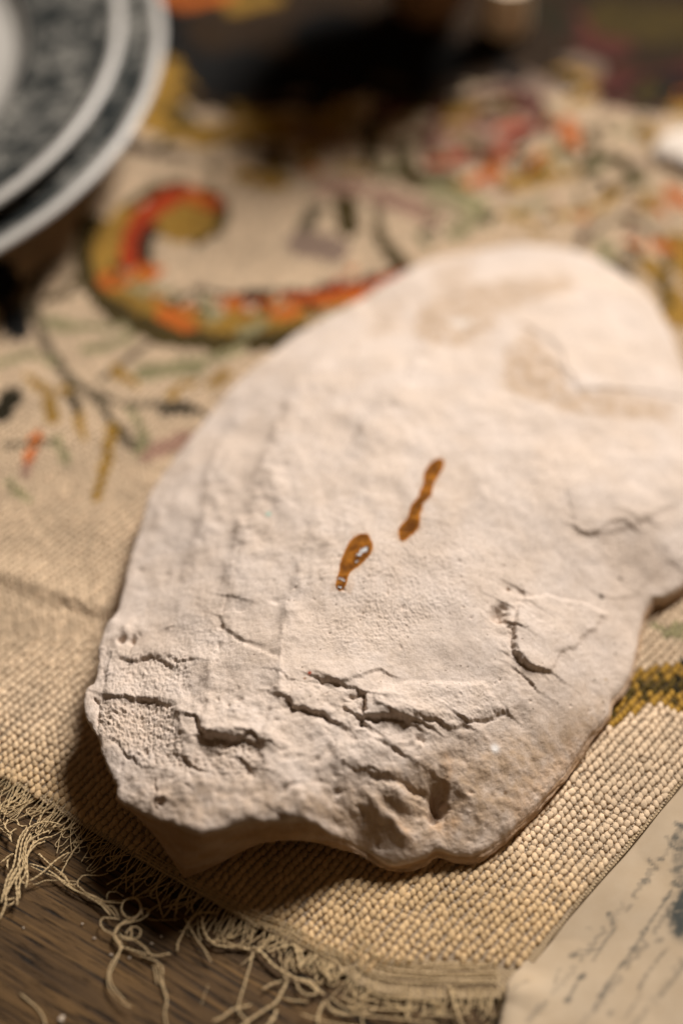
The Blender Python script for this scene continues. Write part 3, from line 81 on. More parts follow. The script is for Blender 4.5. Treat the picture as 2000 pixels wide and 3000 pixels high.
MOTIFS_AND_SHADE = [([(-7.093,25.619),(-1.376,23.423),(3.539,23.423),(8.498,23.964),(14.93,22.889)],3.174,3.174,13),([(-6.227,22.359),(-3.542,19.792),(-1.012,19.792),(1.22,21.317)],1.399,1.772,13),([(9.496,20.549),(10.794,19.293),(12.84,19.293)],1.374,1.649,13),([(5.009,20.043),(6.562,19.542),(8.677,20.295)],0.638,0.912,8),([(-6.653,23.964),(-5.403,22.097),(-4.259,21.835)],1.42,1.515,12),([(-4.953,19.542),(-2.895,19.293),(-1.332,20.043)],0.998,1.542,12),([(-4.303,22.889),(-1.369,22.889),(0.578,21.317)],1.593,2.156,13),([(-3.569,20.549),(-1.005,19.046)],1.099,1.099,12),([(-0.389,22.359),(1.208,20.295),(2.763,19.046)],1.492,1.119,12),([(1.541,21.317),(3.45,20.803),(5.526,20.803)],1.477,1.015,12),([(-6.723,25.061),(-6.018,24.373),(-4.393,25.061)],0.383,0.383,5),([(-4.029,24.236),(-2.722,24.785)],0.475,0.475,1),([(8.9,22.889),(9.939,21.835)],0.844,0.844,7),([(10.165,19.293),(11.552,19.046),(12.872,19.542)],0.995,1.267,7),([(10.598,18.923),(12.21,19.293)],0.901,0.901,12),([(7.674,23.964),(8.411,22.889)],0.568,0.568,3),([(10.42,23.423),(12.779,22.889)],1.225,1.225,2),([(6.644,20.803),(8.497,20.043)],0.551,0.551,13),([(-6.404,20.043),(-5.713,19.046),(-6.729,17.828)],0.547,0.547,1),([(-7.022,17.588),(-4.951,16.404),(-3.44,16.874)],0.534,0.356,1),([(-6.357,20.549),(-6.498,19.046),(-6.893,17.948)],0.495,0.495,1),([(-5.968,18.069),(-5.462,17.349)],0.357,0.357,2),([(-5.728,19.293),(-5.048,18.312)],0.308,0.308,13),([(-4.668,16.874),(-2.518,16.874),(-0.369,16.874)],0.441,0.53,1),([(-3.358,14.569),(-2.149,14.121)],0.39,0.39,1),([(-3.473,17.828),(-1.605,17.349),(0.248,17.828)],0.357,0.357,1),([(-7.693,16.288),(-6.592,15.823),(-5.434,15.478)],0.351,0.123,13),([(-3.858,15.823),(-3.262,16.171),(-2.491,15.823),(-2.099,15.249)],0.157,0.227,13),([(-2.174,15.249),(-2.522,14.121)],0.208,0.208,1),([(-1.597,16.874),(-0.061,16.404)],0.318,0.318,10),([(-1.274,15.708),(-0.671,16.171)],0.262,0.262,1),([(1.492,18.069),(1.013,16.874)],0.304,0.304,3),([(1.921,16.171),(2.344,14.795)],0.298,0.298,2),([(1.439,14.569),(2.189,14.569)],0.292,0.292,2),([(0.706,16.874),(1.156,15.939),(0.842,14.795)],0.265,0.265,2),([(2.626,14.121),(3.388,14.569)],0.388,0.388,2),([(5.909,14.121),(7.137,14.569)],0.427,0.427,1),([(9.324,15.478),(9.859,14.795)],0.313,0.313,2),([(10.687,16.874),(11.068,16.171)],0.353,0.353,1),([(6.417,15.021),(6.902,15.478)],0.26,0.26,5),([(3.829,14.345),(4.09,13.457)],0.292,0.292,2),([(-0.795,12.802),(-1.225,11.943)],0.287,0.287,9),([(11.212,11.099),(11.579,9.457)],0.563,0.563,1),([(10.118,13.019),(10.536,12.802)],0.23,0.23,1),([(8.611,11.099),(8.82,10.27)],0.282,0.282,11),([(9.478,11.099),(9.844,10.476)],0.188,0.188,2),([(3.293,16.171),(4.556,17.111),(6.14,17.828),(6.388,16.874),(4.817,16.171)],0.614,0.614,10),([(3.035,15.249),(2.919,16.404),(3.496,17.588),(4.785,18.678),(6.223,19.17),(7.114,18.433),(7.181,17.23),(6.372,16.639),(5.856,15.708),(4.777,15.364),(3.411,15.204)],0.226,0.226,7),([(3.26,15.204),(4.182,15.593),(4.94,15.593),(5.863,15.823)],0.26,0.26,4),([(5.62,16.874),(6.403,17.111)],0.212,0.212,4),([(4.492,14.121),(5.344,14.682)],0.291,0.291,5),([(5.703,18.312),(6.621,18.069)],0.269,0.269,1),([(7.962,17.349),(8.095,16.171)],0.302,0.302,5),([(8.691,16.874),(8.815,15.708),(8.186,14.569)],0.194,0.194,2),([(7.256,16.171),(7.773,15.021)],0.175,0.175,11),([(7.132,12.542),(8.163,12.586),(8.949,13.128),(9.778,14.01),(10.261,14.345)],0.172,0.286,1),([(9.617,13.899),(9.938,14.121)],0.252,0.252,2),([(7.998,12.37),(8.3,12.478)],0.133,0.133,5),([(5.974,12.802),(6.881,13.128)],0.249,0.249,11),([(3.216,13.899),(4.513,13.019)],0.484,0.484,11),([(3.716,11.519),(4.629,12.37)],0.283,0.283,11),([(7.799,10.89),(8.152,11.624),(9.013,12.263),(9.884,12.199),(10.525,11.413),(10.753,10.27),(10.562,9.256)],0.094,0.15,9),([(10.086,10.066),(10.444,9.457)],0.371,0.371,1),([(10.633,8.657),(10.795,7.678)],0.457,0.457,1),([(10.345,11.099),(10.898,10.89)],0.207,0.207,5),([(10.444,9.457),(10.446,8.263)],0.148,0.148,2),([(9.106,10.27),(9.309,9.457)],0.242,0.242,2),([(11.229,13.677),(11.564,13.019)],0.29,0.29,5),([(0.089,13.238),(0.233,11.943)],0.365,0.423,2),([(-0.506,13.899),(0.536,13.899)],0.445,0.445,10),([(-1.214,11.099),(-0.346,10.89)],0.62,0.62,8),([(1.121,13.019),(1.248,11.519),(1.804,10.27)],0.134,0.288,2),([(-2.109,12.37),(-2.683,11.943)],0.381,0.381,0),([(1.423,13.457),(2.878,12.586)],0.482,0.482,10),([(5.003,15.015),(5.502,15.368)],0.224,0.129,5),([(2.925,12.65),(3.208,13.199)],0.161,0.077,11),([(10.167,13.36),(10.878,13.455)],0.215,0.113,1),([(-6.28,16.207),(-6.007,16.208)],0.221,0.098,2),([(7.21,18.178),(7.368,18.034)],0.113,0.145,2),([(2.254,17.361),(2.566,17.921)],0.122,0.15,11),([(5.579,12.542),(6.195,12.321)],0.232,0.189,1),([(-4.556,15.037),(-4.325,14.836)],0.215,0.16,2),([(2.546,16.295),(2.897,16.307)],0.205,0.072,6),([(11.659,14.883),(12.153,14.892)],0.215,0.089,7),([(4.708,12.314),(5.257,12.516)],0.237,0.09,2),([(7.717,15.839),(8.207,15.621)],0.213,0.17,2),([(10.549,17.557),(10.724,17.443)],0.138,0.116,13),([(-3.944,18.338),(-3.463,17.946)],0.159,0.159,1),([(8.943,13.63),(9.115,13.898)],0.157,0.175,13),([(9.536,11.218),(9.877,11.007)],0.132,0.183,5),([(10.158,15.015),(10.412,14.48)],0.155,0.08,8),([(4.395,15.432),(5.025,15.318)],0.13,0.117,10),([(0.3,17.866),(0.609,17.701)],0.136,0.085,7),([(6.988,12.474),(7.181,12.66)],0.156,0.082,13),([(1.537,17.742),(1.887,17.34)],0.107,0.121,8),([(4.864,17.405),(5.063,17.18)],0.194,0.147,7),([(6.217,12.017),(6.666,11.699)],0.096,0.119,1),([(9.281,16.981),(9.473,16.542)],0.194,0.083,2),([(-1.334,14.827),(-0.644,14.753)],0.113,0.141,5),([(4.307,16.247),(4.671,16.233)],0.175,0.146,11),([(11.494,15.996),(12.188,16.278)],0.103,0.062,1),([(4.719,12.507),(4.888,12.141)],0.24,0.148,6),([(1.411,14.715),(1.814,14.814)],0.133,0.065,2),([(-6.157,16.637),(-5.737,16.554)],0.148,0.151,2),([(0.348,14.955),(1.015,14.757)],0.111,0.124,1),([(-2.819,15.246),(-2.313,15.096)],0.188,0.126,13),([(-1.949,14.998),(-1.581,14.999)],0.158,0.131,6),([(12.075,18.869),(12.441,19.027)],0.146,0.072,5),([(4.763,15.834),(5.344,15.474)],0.226,0.073,2),([(-3.036,16.155),(-2.497,15.983)],0.124,0.169,8),([(2.658,11.498),(2.923,10.992)],0.171,0.088,6),([(-1.679,15.806),(-1.451,15.447)],0.148,0.128,10),([(5.562,13.559),(5.805,13.493)],0.247,0.087,8),([(7.977,11.572),(8.157,11.484)],0.17,0.062,7),([(1.393,15.246),(1.649,14.668)],0.107,0.17,11),([(0.064,17.79),(0.559,17.402)],0.165,0.06,11),([(8.45,14.195),(9.064,14.237)],0.199,0.068,2),([(9.726,12.961),(9.954,12.806)],0.105,0.167,7),([(3.145,14.919),(3.643,14.709)],0.122,0.08,10),([(10.098,18.324),(10.388,18.72)],0.187,0.078,10),([(-0.275,17.566),(0.079,17.497)],0.201,0.103,1),([(3.223,15.572),(3.74,15.336)],0.16,0.062,11),([(-2.959,18.581),(-2.493,18.744)],0.18,0.076,6),([(0.033,15.02),(0.313,14.717)],0.101,0.097,1),([(9.952,14.592),(10.288,14.068)],0.158,0.187,6),([(8.282,18.828),(8.81,19.007)],0.178,0.149,13),([(7.296,17.399),(7.466,16.997)],0.147,0.081,5),([(3.425,12.746),(3.955,12.436)],0.151,0.068,2),([(4.384,16.022),(4.978,15.78)],0.168,0.174,2),([(10.721,12.899),(10.896,12.433)],0.209,0.086,5),([(2.819,11.862),(3.083,11.854)],0.131,0.113,13),([(1.822,14.893),(2.062,15.088)],0.127,0.172,11),([(2.332,16.719),(2.783,16.681)],0.093,0.154,7),([(1.392,16.424),(1.609,16.654)],0.11,0.07,1),([(3.973,14.258),(4.076,14.0)],0.132,0.158,1),([(5.928,18.694),(6.07,18.465)],0.138,0.099,7),([(4.834,14.088),(5.399,13.829)],0.214,0.109,10),([(6.865,15.174),(7.318,15.653)],0.169,0.093,1),([(7.208,16.855),(7.625,17.292)],0.22,0.066,7),([(-1.351,17.104),(-0.991,17.39)],0.189,0.08,13),([(9.606,11.669),(9.812,11.659)],0.222,0.094,10),([(6.18,15.53),(6.624,16.009)],0.178,0.055,6),([(2.249,14.559),(2.676,14.514)],0.101,0.188,2),([(5.026,15.189),(5.351,15.179)],0.196,0.054,13),([(9.615,12.241),(10.093,11.891)],0.209,0.103,2),([(-0.751,16.211),(-0.567,16.349)],0.114,0.071,7),([(-3.997,17.64),(-3.694,17.605)],0.181,0.132,1),([(7.52,17.228),(7.944,17.015)],0.101,0.083,7),([(3.827,16.888),(4.45,16.982)],0.219,0.139,1),([(8.064,13.412),(8.29,13.117)],0.185,0.064,2),([(7.483,14.233),(8.01,14.657)],0.11,0.189,1),([(6.555,14.613),(6.838,14.863)],0.201,0.148,2),([(10.41,16.496),(10.764,16.877)],0.156,0.154,2),([(7.411,17.671),(7.667,17.785)],0.183,0.109,11),([(8.567,14.753),(9.03,15.272)],0.132,0.179,6),([(-1.175,16.197),(-0.676,16.629)],0.147,0.077,1),([(-2.853,17.539),(-2.749,17.353)],0.199,0.159,1),([(-2.224,16.0),(-2.009,15.791)],0.186,0.163,2),([(6.058,15.007),(6.686,15.249)],0.23,0.079,13),([(7.023,13.341),(7.223,13.224)],0.105,0.155,10),([(-0.735,15.799),(-0.609,15.552)],0.143,0.129,10),([(10.477,17.156),(10.665,16.635)],0.121,0.068,1),([(9.556,12.39),(9.704,12.027)],0.202,0.126,2),([(5.398,15.397),(5.726,15.27)],0.105,0.099,2),([(6.317,12.905),(6.511,13.072)],0.168,0.067,8),([(-1.326,15.275),(-0.954,15.089)],0.141,0.141,1),([(-1.697,18.876),(-1.072,19.007)],0.217,0.112,8),([(9.769,16.721),(10.245,16.882)],0.18,0.131,11),([(4.816,12.427),(5.345,12.693)],0.096,0.103,2),([(8.333,18.562),(9.001,19.011)],0.277,0.267,1),([(3.956,18.125),(4.788,18.007)],0.314,0.383,13),([(-3.082,18.453),(-2.517,18.623)],0.465,0.283,13),([(9.539,18.414),(10.332,18.664)],0.355,0.261,7),([(8.089,19.998),(9.002,19.88)],0.519,0.309,1),([(6.529,18.306),(6.949,18.194)],0.533,0.416,7),([(-4.735,18.502),(-4.103,18.104)],0.314,0.327,13),([(5.227,20.523),(6.005,20.029)],0.418,0.381,13),([(5.477,20.366),(6.371,19.897)],0.395,0.34,12),([(11.887,18.086),(12.689,18.097)],0.339,0.33,1),([(7.966,19.895),(8.292,19.484)],0.317,0.294,12),([(4.041,18.349),(4.586,18.112)],0.368,0.317,13),([(5.562,18.016),(6.16,18.043)],0.406,0.243,2),([(2.465,18.343),(3.21,18.523)],0.434,0.38,2),([(1.507,19.882),(2.384,19.512)],0.329,0.231,2),([(3.468,17.97),(3.829,17.755)],0.339,0.38,7),([(4.821,19.764),(5.477,20.179)],0.438,0.403,13),([(9.454,18.929),(9.76,18.445)],0.316,0.183,13),([(3.944,17.79),(4.75,18.044)],0.382,0.29,1),([(9.494,19.402),(10.231,19.721)],0.324,0.374,7),([(1.435,18.007),(2.159,18.239)],0.461,0.357,7),([(2.821,18.862),(3.711,19.297)],0.368,0.281,12),([(3.535,19.069),(4.028,19.406)],0.513,0.414,13),([(-0.1,18.273),(0.352,18.01)],0.315,0.339,1),([(10.771,18.811),(11.154,19.254)],0.452,0.403,2),([(4.915,20.058),(5.466,19.736)],0.4,0.194,13),([(-8.418,12.156),(-8.381,10.476),(-7.959,8.955),(-7.016,7.736),(-5.574,6.948),(-3.903,6.606),(-2.254,6.606),(-1.16,7.062)],0.437,0.399,2),([(-7.86,11.099),(-7.7,10.066),(-7.269,9.155),(-6.364,8.361),(-4.927,7.717),(-3.383,7.388),(-2.001,7.581),(-0.895,8.106),(0.507,8.737)],0.488,0.432,1),([(-7.122,12.802),(-7.494,11.943),(-7.787,11.099)],0.383,0.574,1),([(-5.179,12.263),(-5.148,12.22)],1.103,1.103,1),([(-4.675,13.899),(-3.968,13.019),(-4.059,11.73),(-4.828,11.141)],0.194,0.155,2),([(-5.506,14.121),(-6.312,13.899),(-7.139,13.019)],0.213,0.213,2),([(-4.336,13.019),(-5.107,13.633),(-5.91,13.413),(-6.589,12.542),(-6.843,11.413),(-6.858,10.27)],0.326,0.499,4),([(-6.386,11.73),(-6.545,10.89),(-6.4,9.862)],0.284,0.189,13),([(-7.569,9.356),(-7.01,9.457),(-6.25,9.76)],0.387,0.369,5),([(-4.648,13.347),(-5.103,13.567)],0.25,0.25,5),([(-3.703,8.42),(-2.301,8.46),(-1.181,8.618),(0.226,8.995),(2.082,9.902)],0.182,0.237,4),([(-2.01,7.969),(-1.176,8.263),(0.648,8.816)],0.399,0.236,5),([(-2.296,8.263),(-1.868,7.872)],0.364,0.364,5),([(-5.632,7.872),(-4.908,7.388)],0.326,0.326,5),([(-3.424,8.46),(-3.547,8.028)],0.237,0.237,5),([(-2.551,7.388),(-3.092,7.005)],0.198,0.198,11),([(-4.407,8.46),(-4.09,7.678)],0.237,0.237,11),([(-4.854,8.955),(-3.715,8.697),(-2.592,8.816),(-1.185,8.896),(0.227,9.256),(2.085,10.025)],0.11,0.092,13),([(1.528,10.89),(2.086,10.066)],0.244,0.244,2),([(-7.436,9.457),(-7.282,9.316)],0.127,0.102,2),([(-7.484,10.077),(-7.277,9.926)],0.125,0.106,2),([(-6.929,9.133),(-6.681,9.027)],0.101,0.127,11),([(-7.022,9.7),(-6.889,9.739)],0.153,0.096,11),([(-6.427,8.828),(-6.175,8.9)],0.166,0.122,11),([(-6.566,9.351),(-6.293,9.199)],0.14,0.074,1),([(-5.931,8.551),(-5.725,8.681)],0.168,0.088,5),([(-6.115,9.045),(-5.866,8.944)],0.162,0.12,11),([(-5.439,8.312),(-5.321,8.393)],0.174,0.111,13),([(-5.671,8.791),(-5.424,8.865)],0.135,0.075,11),([(-4.953,8.119),(-4.736,8.203)],0.176,0.108,5),([(-5.233,8.596),(-5.049,8.646)],0.178,0.121,2),([(-4.472,7.978),(-4.294,7.872)],0.117,0.114,13),([(-4.8,8.465),(-4.593,8.32)],0.099,0.075,13),([(-3.994,7.895),(-3.86,7.895)],0.15,0.078,11),([(-4.372,8.396),(-4.071,8.45)],0.112,0.074,11),([(-3.52,7.872),(-3.246,7.973)],0.159,0.06,1),([(-3.946,8.384),(-3.71,8.375)],0.179,0.092,5),([(-3.048,7.913),(-2.916,7.908)],0.172,0.061,4),([(-3.523,8.42),(-3.326,8.273)],0.179,0.091,5),([(-2.578,8.017),(-2.313,8.102)],0.165,0.056,13),([(-3.1,8.492),(-2.849,8.634)],0.146,0.098,13),([(-2.108,8.183),(-1.96,8.306)],0.127,0.116,11),([(-2.677,8.585),(-2.452,8.658)],0.182,0.122,13),([(-1.637,8.409),(-1.375,8.299)],0.175,0.113,5),([(-2.25,8.515),(-2.07,8.555)],0.135,0.103,11),([(-1.165,8.69),(-1.047,8.565)],0.094,0.09,4),([(-1.821,8.378),(-1.631,8.238)],0.133,0.11,11),([(-0.69,9.021),(-0.462,9.094)],0.149,0.059,13),([(-1.394,8.241),(-1.222,8.34)],0.095,0.124,2),([(-0.211,9.393),(0.015,9.287)],0.139,0.067,4),([(-0.969,8.104),(-0.754,8.013)],0.18,0.073,13),([(0.271,9.798),(0.513,9.933)],0.141,0.084,5),([(-0.544,7.968),(-0.28,8.046)],0.135,0.1,11),([(-9.777,9.457),(-9.928,8.263),(-9.501,6.91),(-8.903,5.782),(-8.27,4.864)],0.166,0.184,9),([(-11.175,9.862),(-10.722,8.46),(-10.282,7.1)],0.556,0.371,12),([(-8.27,4.864),(-7.474,4.233),(-6.999,3.347),(-6.331,2.394),(-5.274,2.223)],0.158,0.14,9),([(-9.217,7.485),(-8.504,7.292),(-6.845,7.331)],0.307,0.126,11),([(-7.545,5.046),(-7.05,5.597),(-6.096,6.53)],0.123,0.123,9),([(-7.035,5.412),(-6.526,4.955),(-6.377,4.773)],0.211,0.141,1),([(-6.154,5.412),(-4.537,5.597)],0.352,0.352,11),([(-8.521,4.683),(-8.033,3.788),(-7.802,2.738)],0.192,0.122,1),([(-8.36,4.412),(-8.1,3.788)],0.139,0.139,3),([(-5.312,3.876),(-4.718,3.965),(-4.169,3.646)],0.294,0.121,3),([(-5.273,4.322),(-5.032,4.773),(-4.635,4.9)],0.139,0.139,1),([(-7.497,4.502),(-6.584,3.965),(-5.39,4.054)],0.105,0.105,9),([(-6.93,2.998),(-7.007,1.883),(-7.174,0.388)],0.188,0.137,1),([(-9.172,2.652),(-9.301,2.053),(-9.391,1.129)],0.205,0.136,10),([(-9.172,2.652),(-9.294,2.223),(-9.341,1.715)],0.222,0.119,5),([(-5.784,2.053),(-4.645,2.652)],0.305,0.305,10),([(-10.416,3.699),(-10.118,4.322)],0.38,0.38,3),([(-10.255,2.394),(-8.686,2.394)],0.102,0.102,9),([(-10.558,8.263),(-10.132,9.457),(-9.364,10.27)],0.182,0.182,9),([(-10.673,5.782),(-9.761,6.155),(-9.039,5.782)],0.159,0.159,11),([(-9.793,5.229),(-9.04,4.502),(-8.794,3.435)],0.158,0.158,1),([(-8.001,6.342),(-7.332,6.53),(-6.674,6.91)],0.196,0.196,11),([(-6.437,3.788),(-5.976,2.911),(-6.045,2.053)],0.138,0.138,11),([(-8.573,2.566),(-8.226,1.715)],0.153,0.153,11),([(-4.955,5.782),(-3.874,5.968),(-3.069,6.342)],0.177,0.177,11),([(-4.095,4.864),(-3.571,5.229)],0.193,0.193,1),([(-9.599,8.46),(-8.917,8.657),(-8.571,9.457)],0.146,0.146,2),([(-9.812,0.88),(-9.224,0.225)],0.134,0.134,11),([(6.972,-7.026),(7.422,-6.593),(8.047,-6.209),(8.887,-6.043),(10.082,-5.905)],0.464,0.673,1),([(7.095,-6.959),(7.433,-6.483),(7.681,-6.346)],0.151,0.151,2),([(8.164,-6.209),(8.881,-6.099),(9.475,-6.043)],0.152,0.152,2),([(8.819,-6.62),(9.467,-7.026)],0.233,0.233,1),([(8.637,-4.084),(9.387,-4.662)],0.109,0.109,11),([(8.965,-4.374),(9.44,-4.229)],0.156,0.156,11),([(5.726,-11.579),(5.677,-11.65)],0.065,0.065,10)]  # broad dark brown and black strokes at the back and left edge paint shade
LOOSE_THREADS = [([(-7.664,-11.049),(-7.339,-11.319),(-6.945,-11.641),(-6.797,-11.819),(-6.552,-11.995),(-6.272,-12.206),(-6.003,-12.311),(-5.708,-12.363),(-5.415,-12.38)],0.028,0.12,2),([(-7.635,-11.013),(-7.368,-11.355),(-7.156,-11.498),(-6.905,-11.712),(-6.757,-11.889),(-6.594,-11.889),(-6.539,-11.96),(-6.343,-12.136),(-6.074,-12.241),(-5.872,-12.328)],0.024,0.12,2),([(-7.83,-11.337),(-7.491,-11.427),(-7.174,-11.641),(-6.891,-11.854),(-6.542,-12.101),(-6.201,-12.276),(-5.891,-12.485),(-5.677,-12.727)],0.028,0.12,2),([(-7.791,-11.391),(-7.582,-11.498),(-7.101,-11.712),(-6.819,-11.925),(-6.405,-12.171),(-6.139,-12.241),(-5.759,-12.519),(-5.546,-12.761)],0.022,0.12,2),([(-8.57,-11.359),(-8.395,-11.179),(-8.242,-11.078)],0.034,0.2,2),([(-7.806,-11.875),(-7.637,-11.786),(-7.401,-11.555),(-7.138,-11.251),(-7.016,-11.161),(-6.86,-11.071)],0.032,0.2,2),([(-7.828,-11.88),(-7.601,-11.873),(-7.382,-11.785),(-6.926,-11.785),(-6.594,-11.838)],0.02,0.16,2),([(-6.548,-12.005),(-6.578,-11.864),(-6.51,-11.722),(-6.418,-11.651),(-6.059,-11.651),(-5.836,-11.58)],0.022,0.14,2),([(-5.797,-12.348),(-5.794,-12.191),(-5.685,-12.139),(-5.554,-12.156),(-5.382,-12.279)],0.014,0.2,2),([(-4.773,-12.794),(-4.546,-12.814),(-4.257,-12.814),(-3.969,-12.787)],0.014,0.1,2),([(-7.972,-10.403),(-8.137,-10.696),(-8.177,-11.059),(-8.18,-11.454),(-8.3,-11.809),(-8.351,-12.196),(-8.381,-12.474)],0.036,0.32,2),([(-7.933,-10.47),(-8.061,-10.799),(-8.085,-11.161),(-8.08,-11.484),(-8.205,-11.803),(-8.289,-12.19),(-8.279,-12.538),(-8.361,-12.916)],0.036,0.308,2),([(-7.89,-10.574),(-7.989,-10.866),(-7.997,-11.227),(-7.976,-11.549),(-8.102,-11.868),(-8.033,-12.184),(-7.976,-12.532)],0.036,0.296,2),([(-7.847,-10.678),(-7.946,-10.969),(-7.938,-11.329),(-7.885,-11.65),(-7.995,-11.968),(-7.954,-12.318)],0.036,0.28400000000000003,2),([(-7.775,-10.745),(-7.883,-11.107),(-7.863,-11.43),(-7.81,-11.751),(-7.827,-12.033)],0.036,0.272,2),([(-7.408,-10.482),(-7.661,-10.592),(-7.873,-10.775),(-8.0,-11.101),(-8.07,-11.353),(-8.171,-11.603),(-8.3,-11.886)],0.036,0.26,2),([(-7.328,-10.623),(-7.556,-10.659),(-7.801,-10.841),(-7.929,-11.167),(-7.966,-11.418),(-8.096,-11.703),(-8.221,-12.021),(-8.317,-12.301)],0.036,0.248,2),([(-7.481,-10.763),(-7.7,-10.872),(-7.87,-11.125),(-7.907,-11.377)],0.036,0.236,2),([(-8.284,-10.131),(-8.195,-10.316),(-7.992,-10.353)],0.036,0.224,2),([(-7.1,-10.31),(-7.374,-10.236),(-7.673,-10.236),(-7.957,-10.384),(-8.122,-10.677),(-8.154,-10.968)],0.036,0.21200000000000002,2),([(-8.319,-12.348),(-8.066,-12.296)],0.036,0.2,2),([(-8.27,-12.487),(-8.116,-12.418),(-8.036,-12.279)],0.036,0.2,2),([(-8.522,-10.118),(-8.567,-10.304),(-8.478,-10.488),(-8.348,-10.744),(-8.407,-10.525),(-8.258,-10.377)],0.036,0.2,2),([(-8.695,-10.341),(-8.544,-10.488),(-8.348,-10.744)],0.036,0.2,2),([(-8.609,-10.23),(-8.52,-10.414),(-8.336,-10.561)],0.036,0.2,2),([(-8.356,-11.502),(-8.386,-11.251),(-8.276,-11.071)],0.036,0.2,2),([(-8.062,-11.215),(-8.053,-11.573),(-7.992,-11.822),(-7.833,-11.928)],0.036,0.2,2),([(-3.084,-12.645),(-3.502,-12.663),(-3.716,-12.869),(-3.861,-13.143),(-3.971,-13.448),(-3.991,-13.65)],0.032,0.12,2),([(-3.849,-12.8),(-3.741,-13.006),(-3.566,-13.279),(-3.395,-13.515),(-3.153,-13.917)],0.024,0.12,2),([(-3.543,-12.8),(-3.511,-13.109),(-3.401,-13.38)],0.02,0.12,2),([(-3.434,-12.732),(-3.385,-13.075),(-3.242,-13.38),(-3.013,-13.515),(-2.725,-13.549),(-2.375,-13.549),(-2.183,-13.583)],0.042,0.12,2),([(-3.242,-13.38),(-3.083,-13.38),(-2.826,-13.414),(-2.567,-13.515),(-2.246,-13.6)],0.034,0.12,2),([(-2.152,-13.549),(-2.204,-13.917),(-2.311,-14.479),(-2.449,-14.998),(-2.409,-15.223),(-2.248,-15.415),(-2.177,-15.668)],0.03,0.12,2),([(-2.184,-13.549),(-1.925,-13.717),(-1.631,-14.05),(-1.344,-14.216),(-1.09,-14.347),(-0.775,-14.413),(-0.553,-14.642),(-0.396,-14.739)],0.05,0.12,2),([(-1.957,-13.717),(-1.728,-13.984),(-1.438,-14.216),(-1.277,-14.413)],0.036,0.12,2),([(-1.278,-14.347),(-1.428,-14.674),(-1.578,-14.966),(-1.883,-15.191),(-2.187,-15.383),(-2.487,-15.637)],0.046,0.12,2),([(-2.137,-14.998),(-2.568,-15.127),(-2.808,-15.319),(-3.051,-15.431)],0.04,0.12,2),([(-1.403,-14.413),(-1.652,-14.479),(-1.899,-14.609)],0.04,0.12,2),([(-1.089,-14.413),(-1.023,-14.609),(-0.833,-14.772),(-0.584,-14.707),(-0.774,-14.479),(-0.995,-14.38)],0.04,0.12,2),([(-1.363,-14.804),(-1.144,-14.869),(-0.8,-14.901)],0.034,0.12,2),([(-1.544,-15.095),(-1.631,-15.319),(-1.81,-15.573)],0.06,0.12,2),([(-0.426,-14.934),(-0.548,-15.223),(-0.546,-15.51)],0.046,0.12,2),([(-0.395,-14.901),(-0.176,-15.191),(0.103,-15.255),(0.6,-15.191),(0.812,-15.095)],0.036,0.12,2),([(-0.239,-14.837),(0.073,-15.063),(0.445,-15.095)],0.032,0.12,2),([(-1.199,-13.466),(-1.067,-13.768),(-0.998,-14.133)],0.05,0.16,2),([(-1.103,-13.495),(-0.94,-13.797),(-0.967,-14.096)],0.04,0.15,2),([(-0.624,-13.726),(-0.717,-13.893),(-0.904,-14.092)],0.034,0.14,2),([(-0.496,-13.859),(-0.367,-14.224),(-0.24,-14.487)],0.036,0.14,2),([(-0.654,-13.855),(-0.494,-14.121),(-0.272,-14.417)],0.034,0.13,2),([(-0.337,-13.926),(-0.304,-14.224),(-0.209,-14.389)],0.03,0.14,2),([(-0.179,-13.992),(-0.209,-14.356)],0.03,0.14,2),([(-1.294,-13.524),(-1.546,-13.592),(-1.735,-13.692),(-1.786,-13.558)],0.034,0.14,2),([(-1.674,-13.583),(-1.654,-13.784)],0.022,0.12,2),([(-1.481,-13.717),(-1.46,-13.951)],0.022,0.12,2),([(-1.35,-13.917),(-1.314,-14.15)],0.024,0.12,2),([(-1.192,-13.884),(-1.221,-14.05)],0.03,0.12,2),([(2.566,-14.534),(2.702,-15.052),(2.858,-15.499),(2.978,-15.793)],0.045,0.2,2),([(2.027,-15.226),(2.645,-15.29),(3.064,-15.172)],0.03,0.1,2),([(0.476,-15.226),(0.523,-15.755)],0.03,0.1,2),([(-0.042,-14.804),(0.788,-15.084),(1.823,-15.106)],0.034,0.12,2),([(-0.457,-15.012),(0.165,-15.226),(1.198,-15.332),(2.226,-15.46)],0.032,0.1,2),([(-0.972,-15.226),(-0.247,-15.439),(0.474,-15.544)],0.03,0.1,2),([(0.998,-14.861),(1.512,-15.14),(1.608,-15.46)],0.03,0.1,2),([(0.584,-14.596),(0.998,-14.813),(1.829,-14.877),(2.448,-14.985)],0.03,0.14,2),([(0.168,-14.378),(0.374,-14.813),(0.893,-14.92)],0.03,0.14,2)]
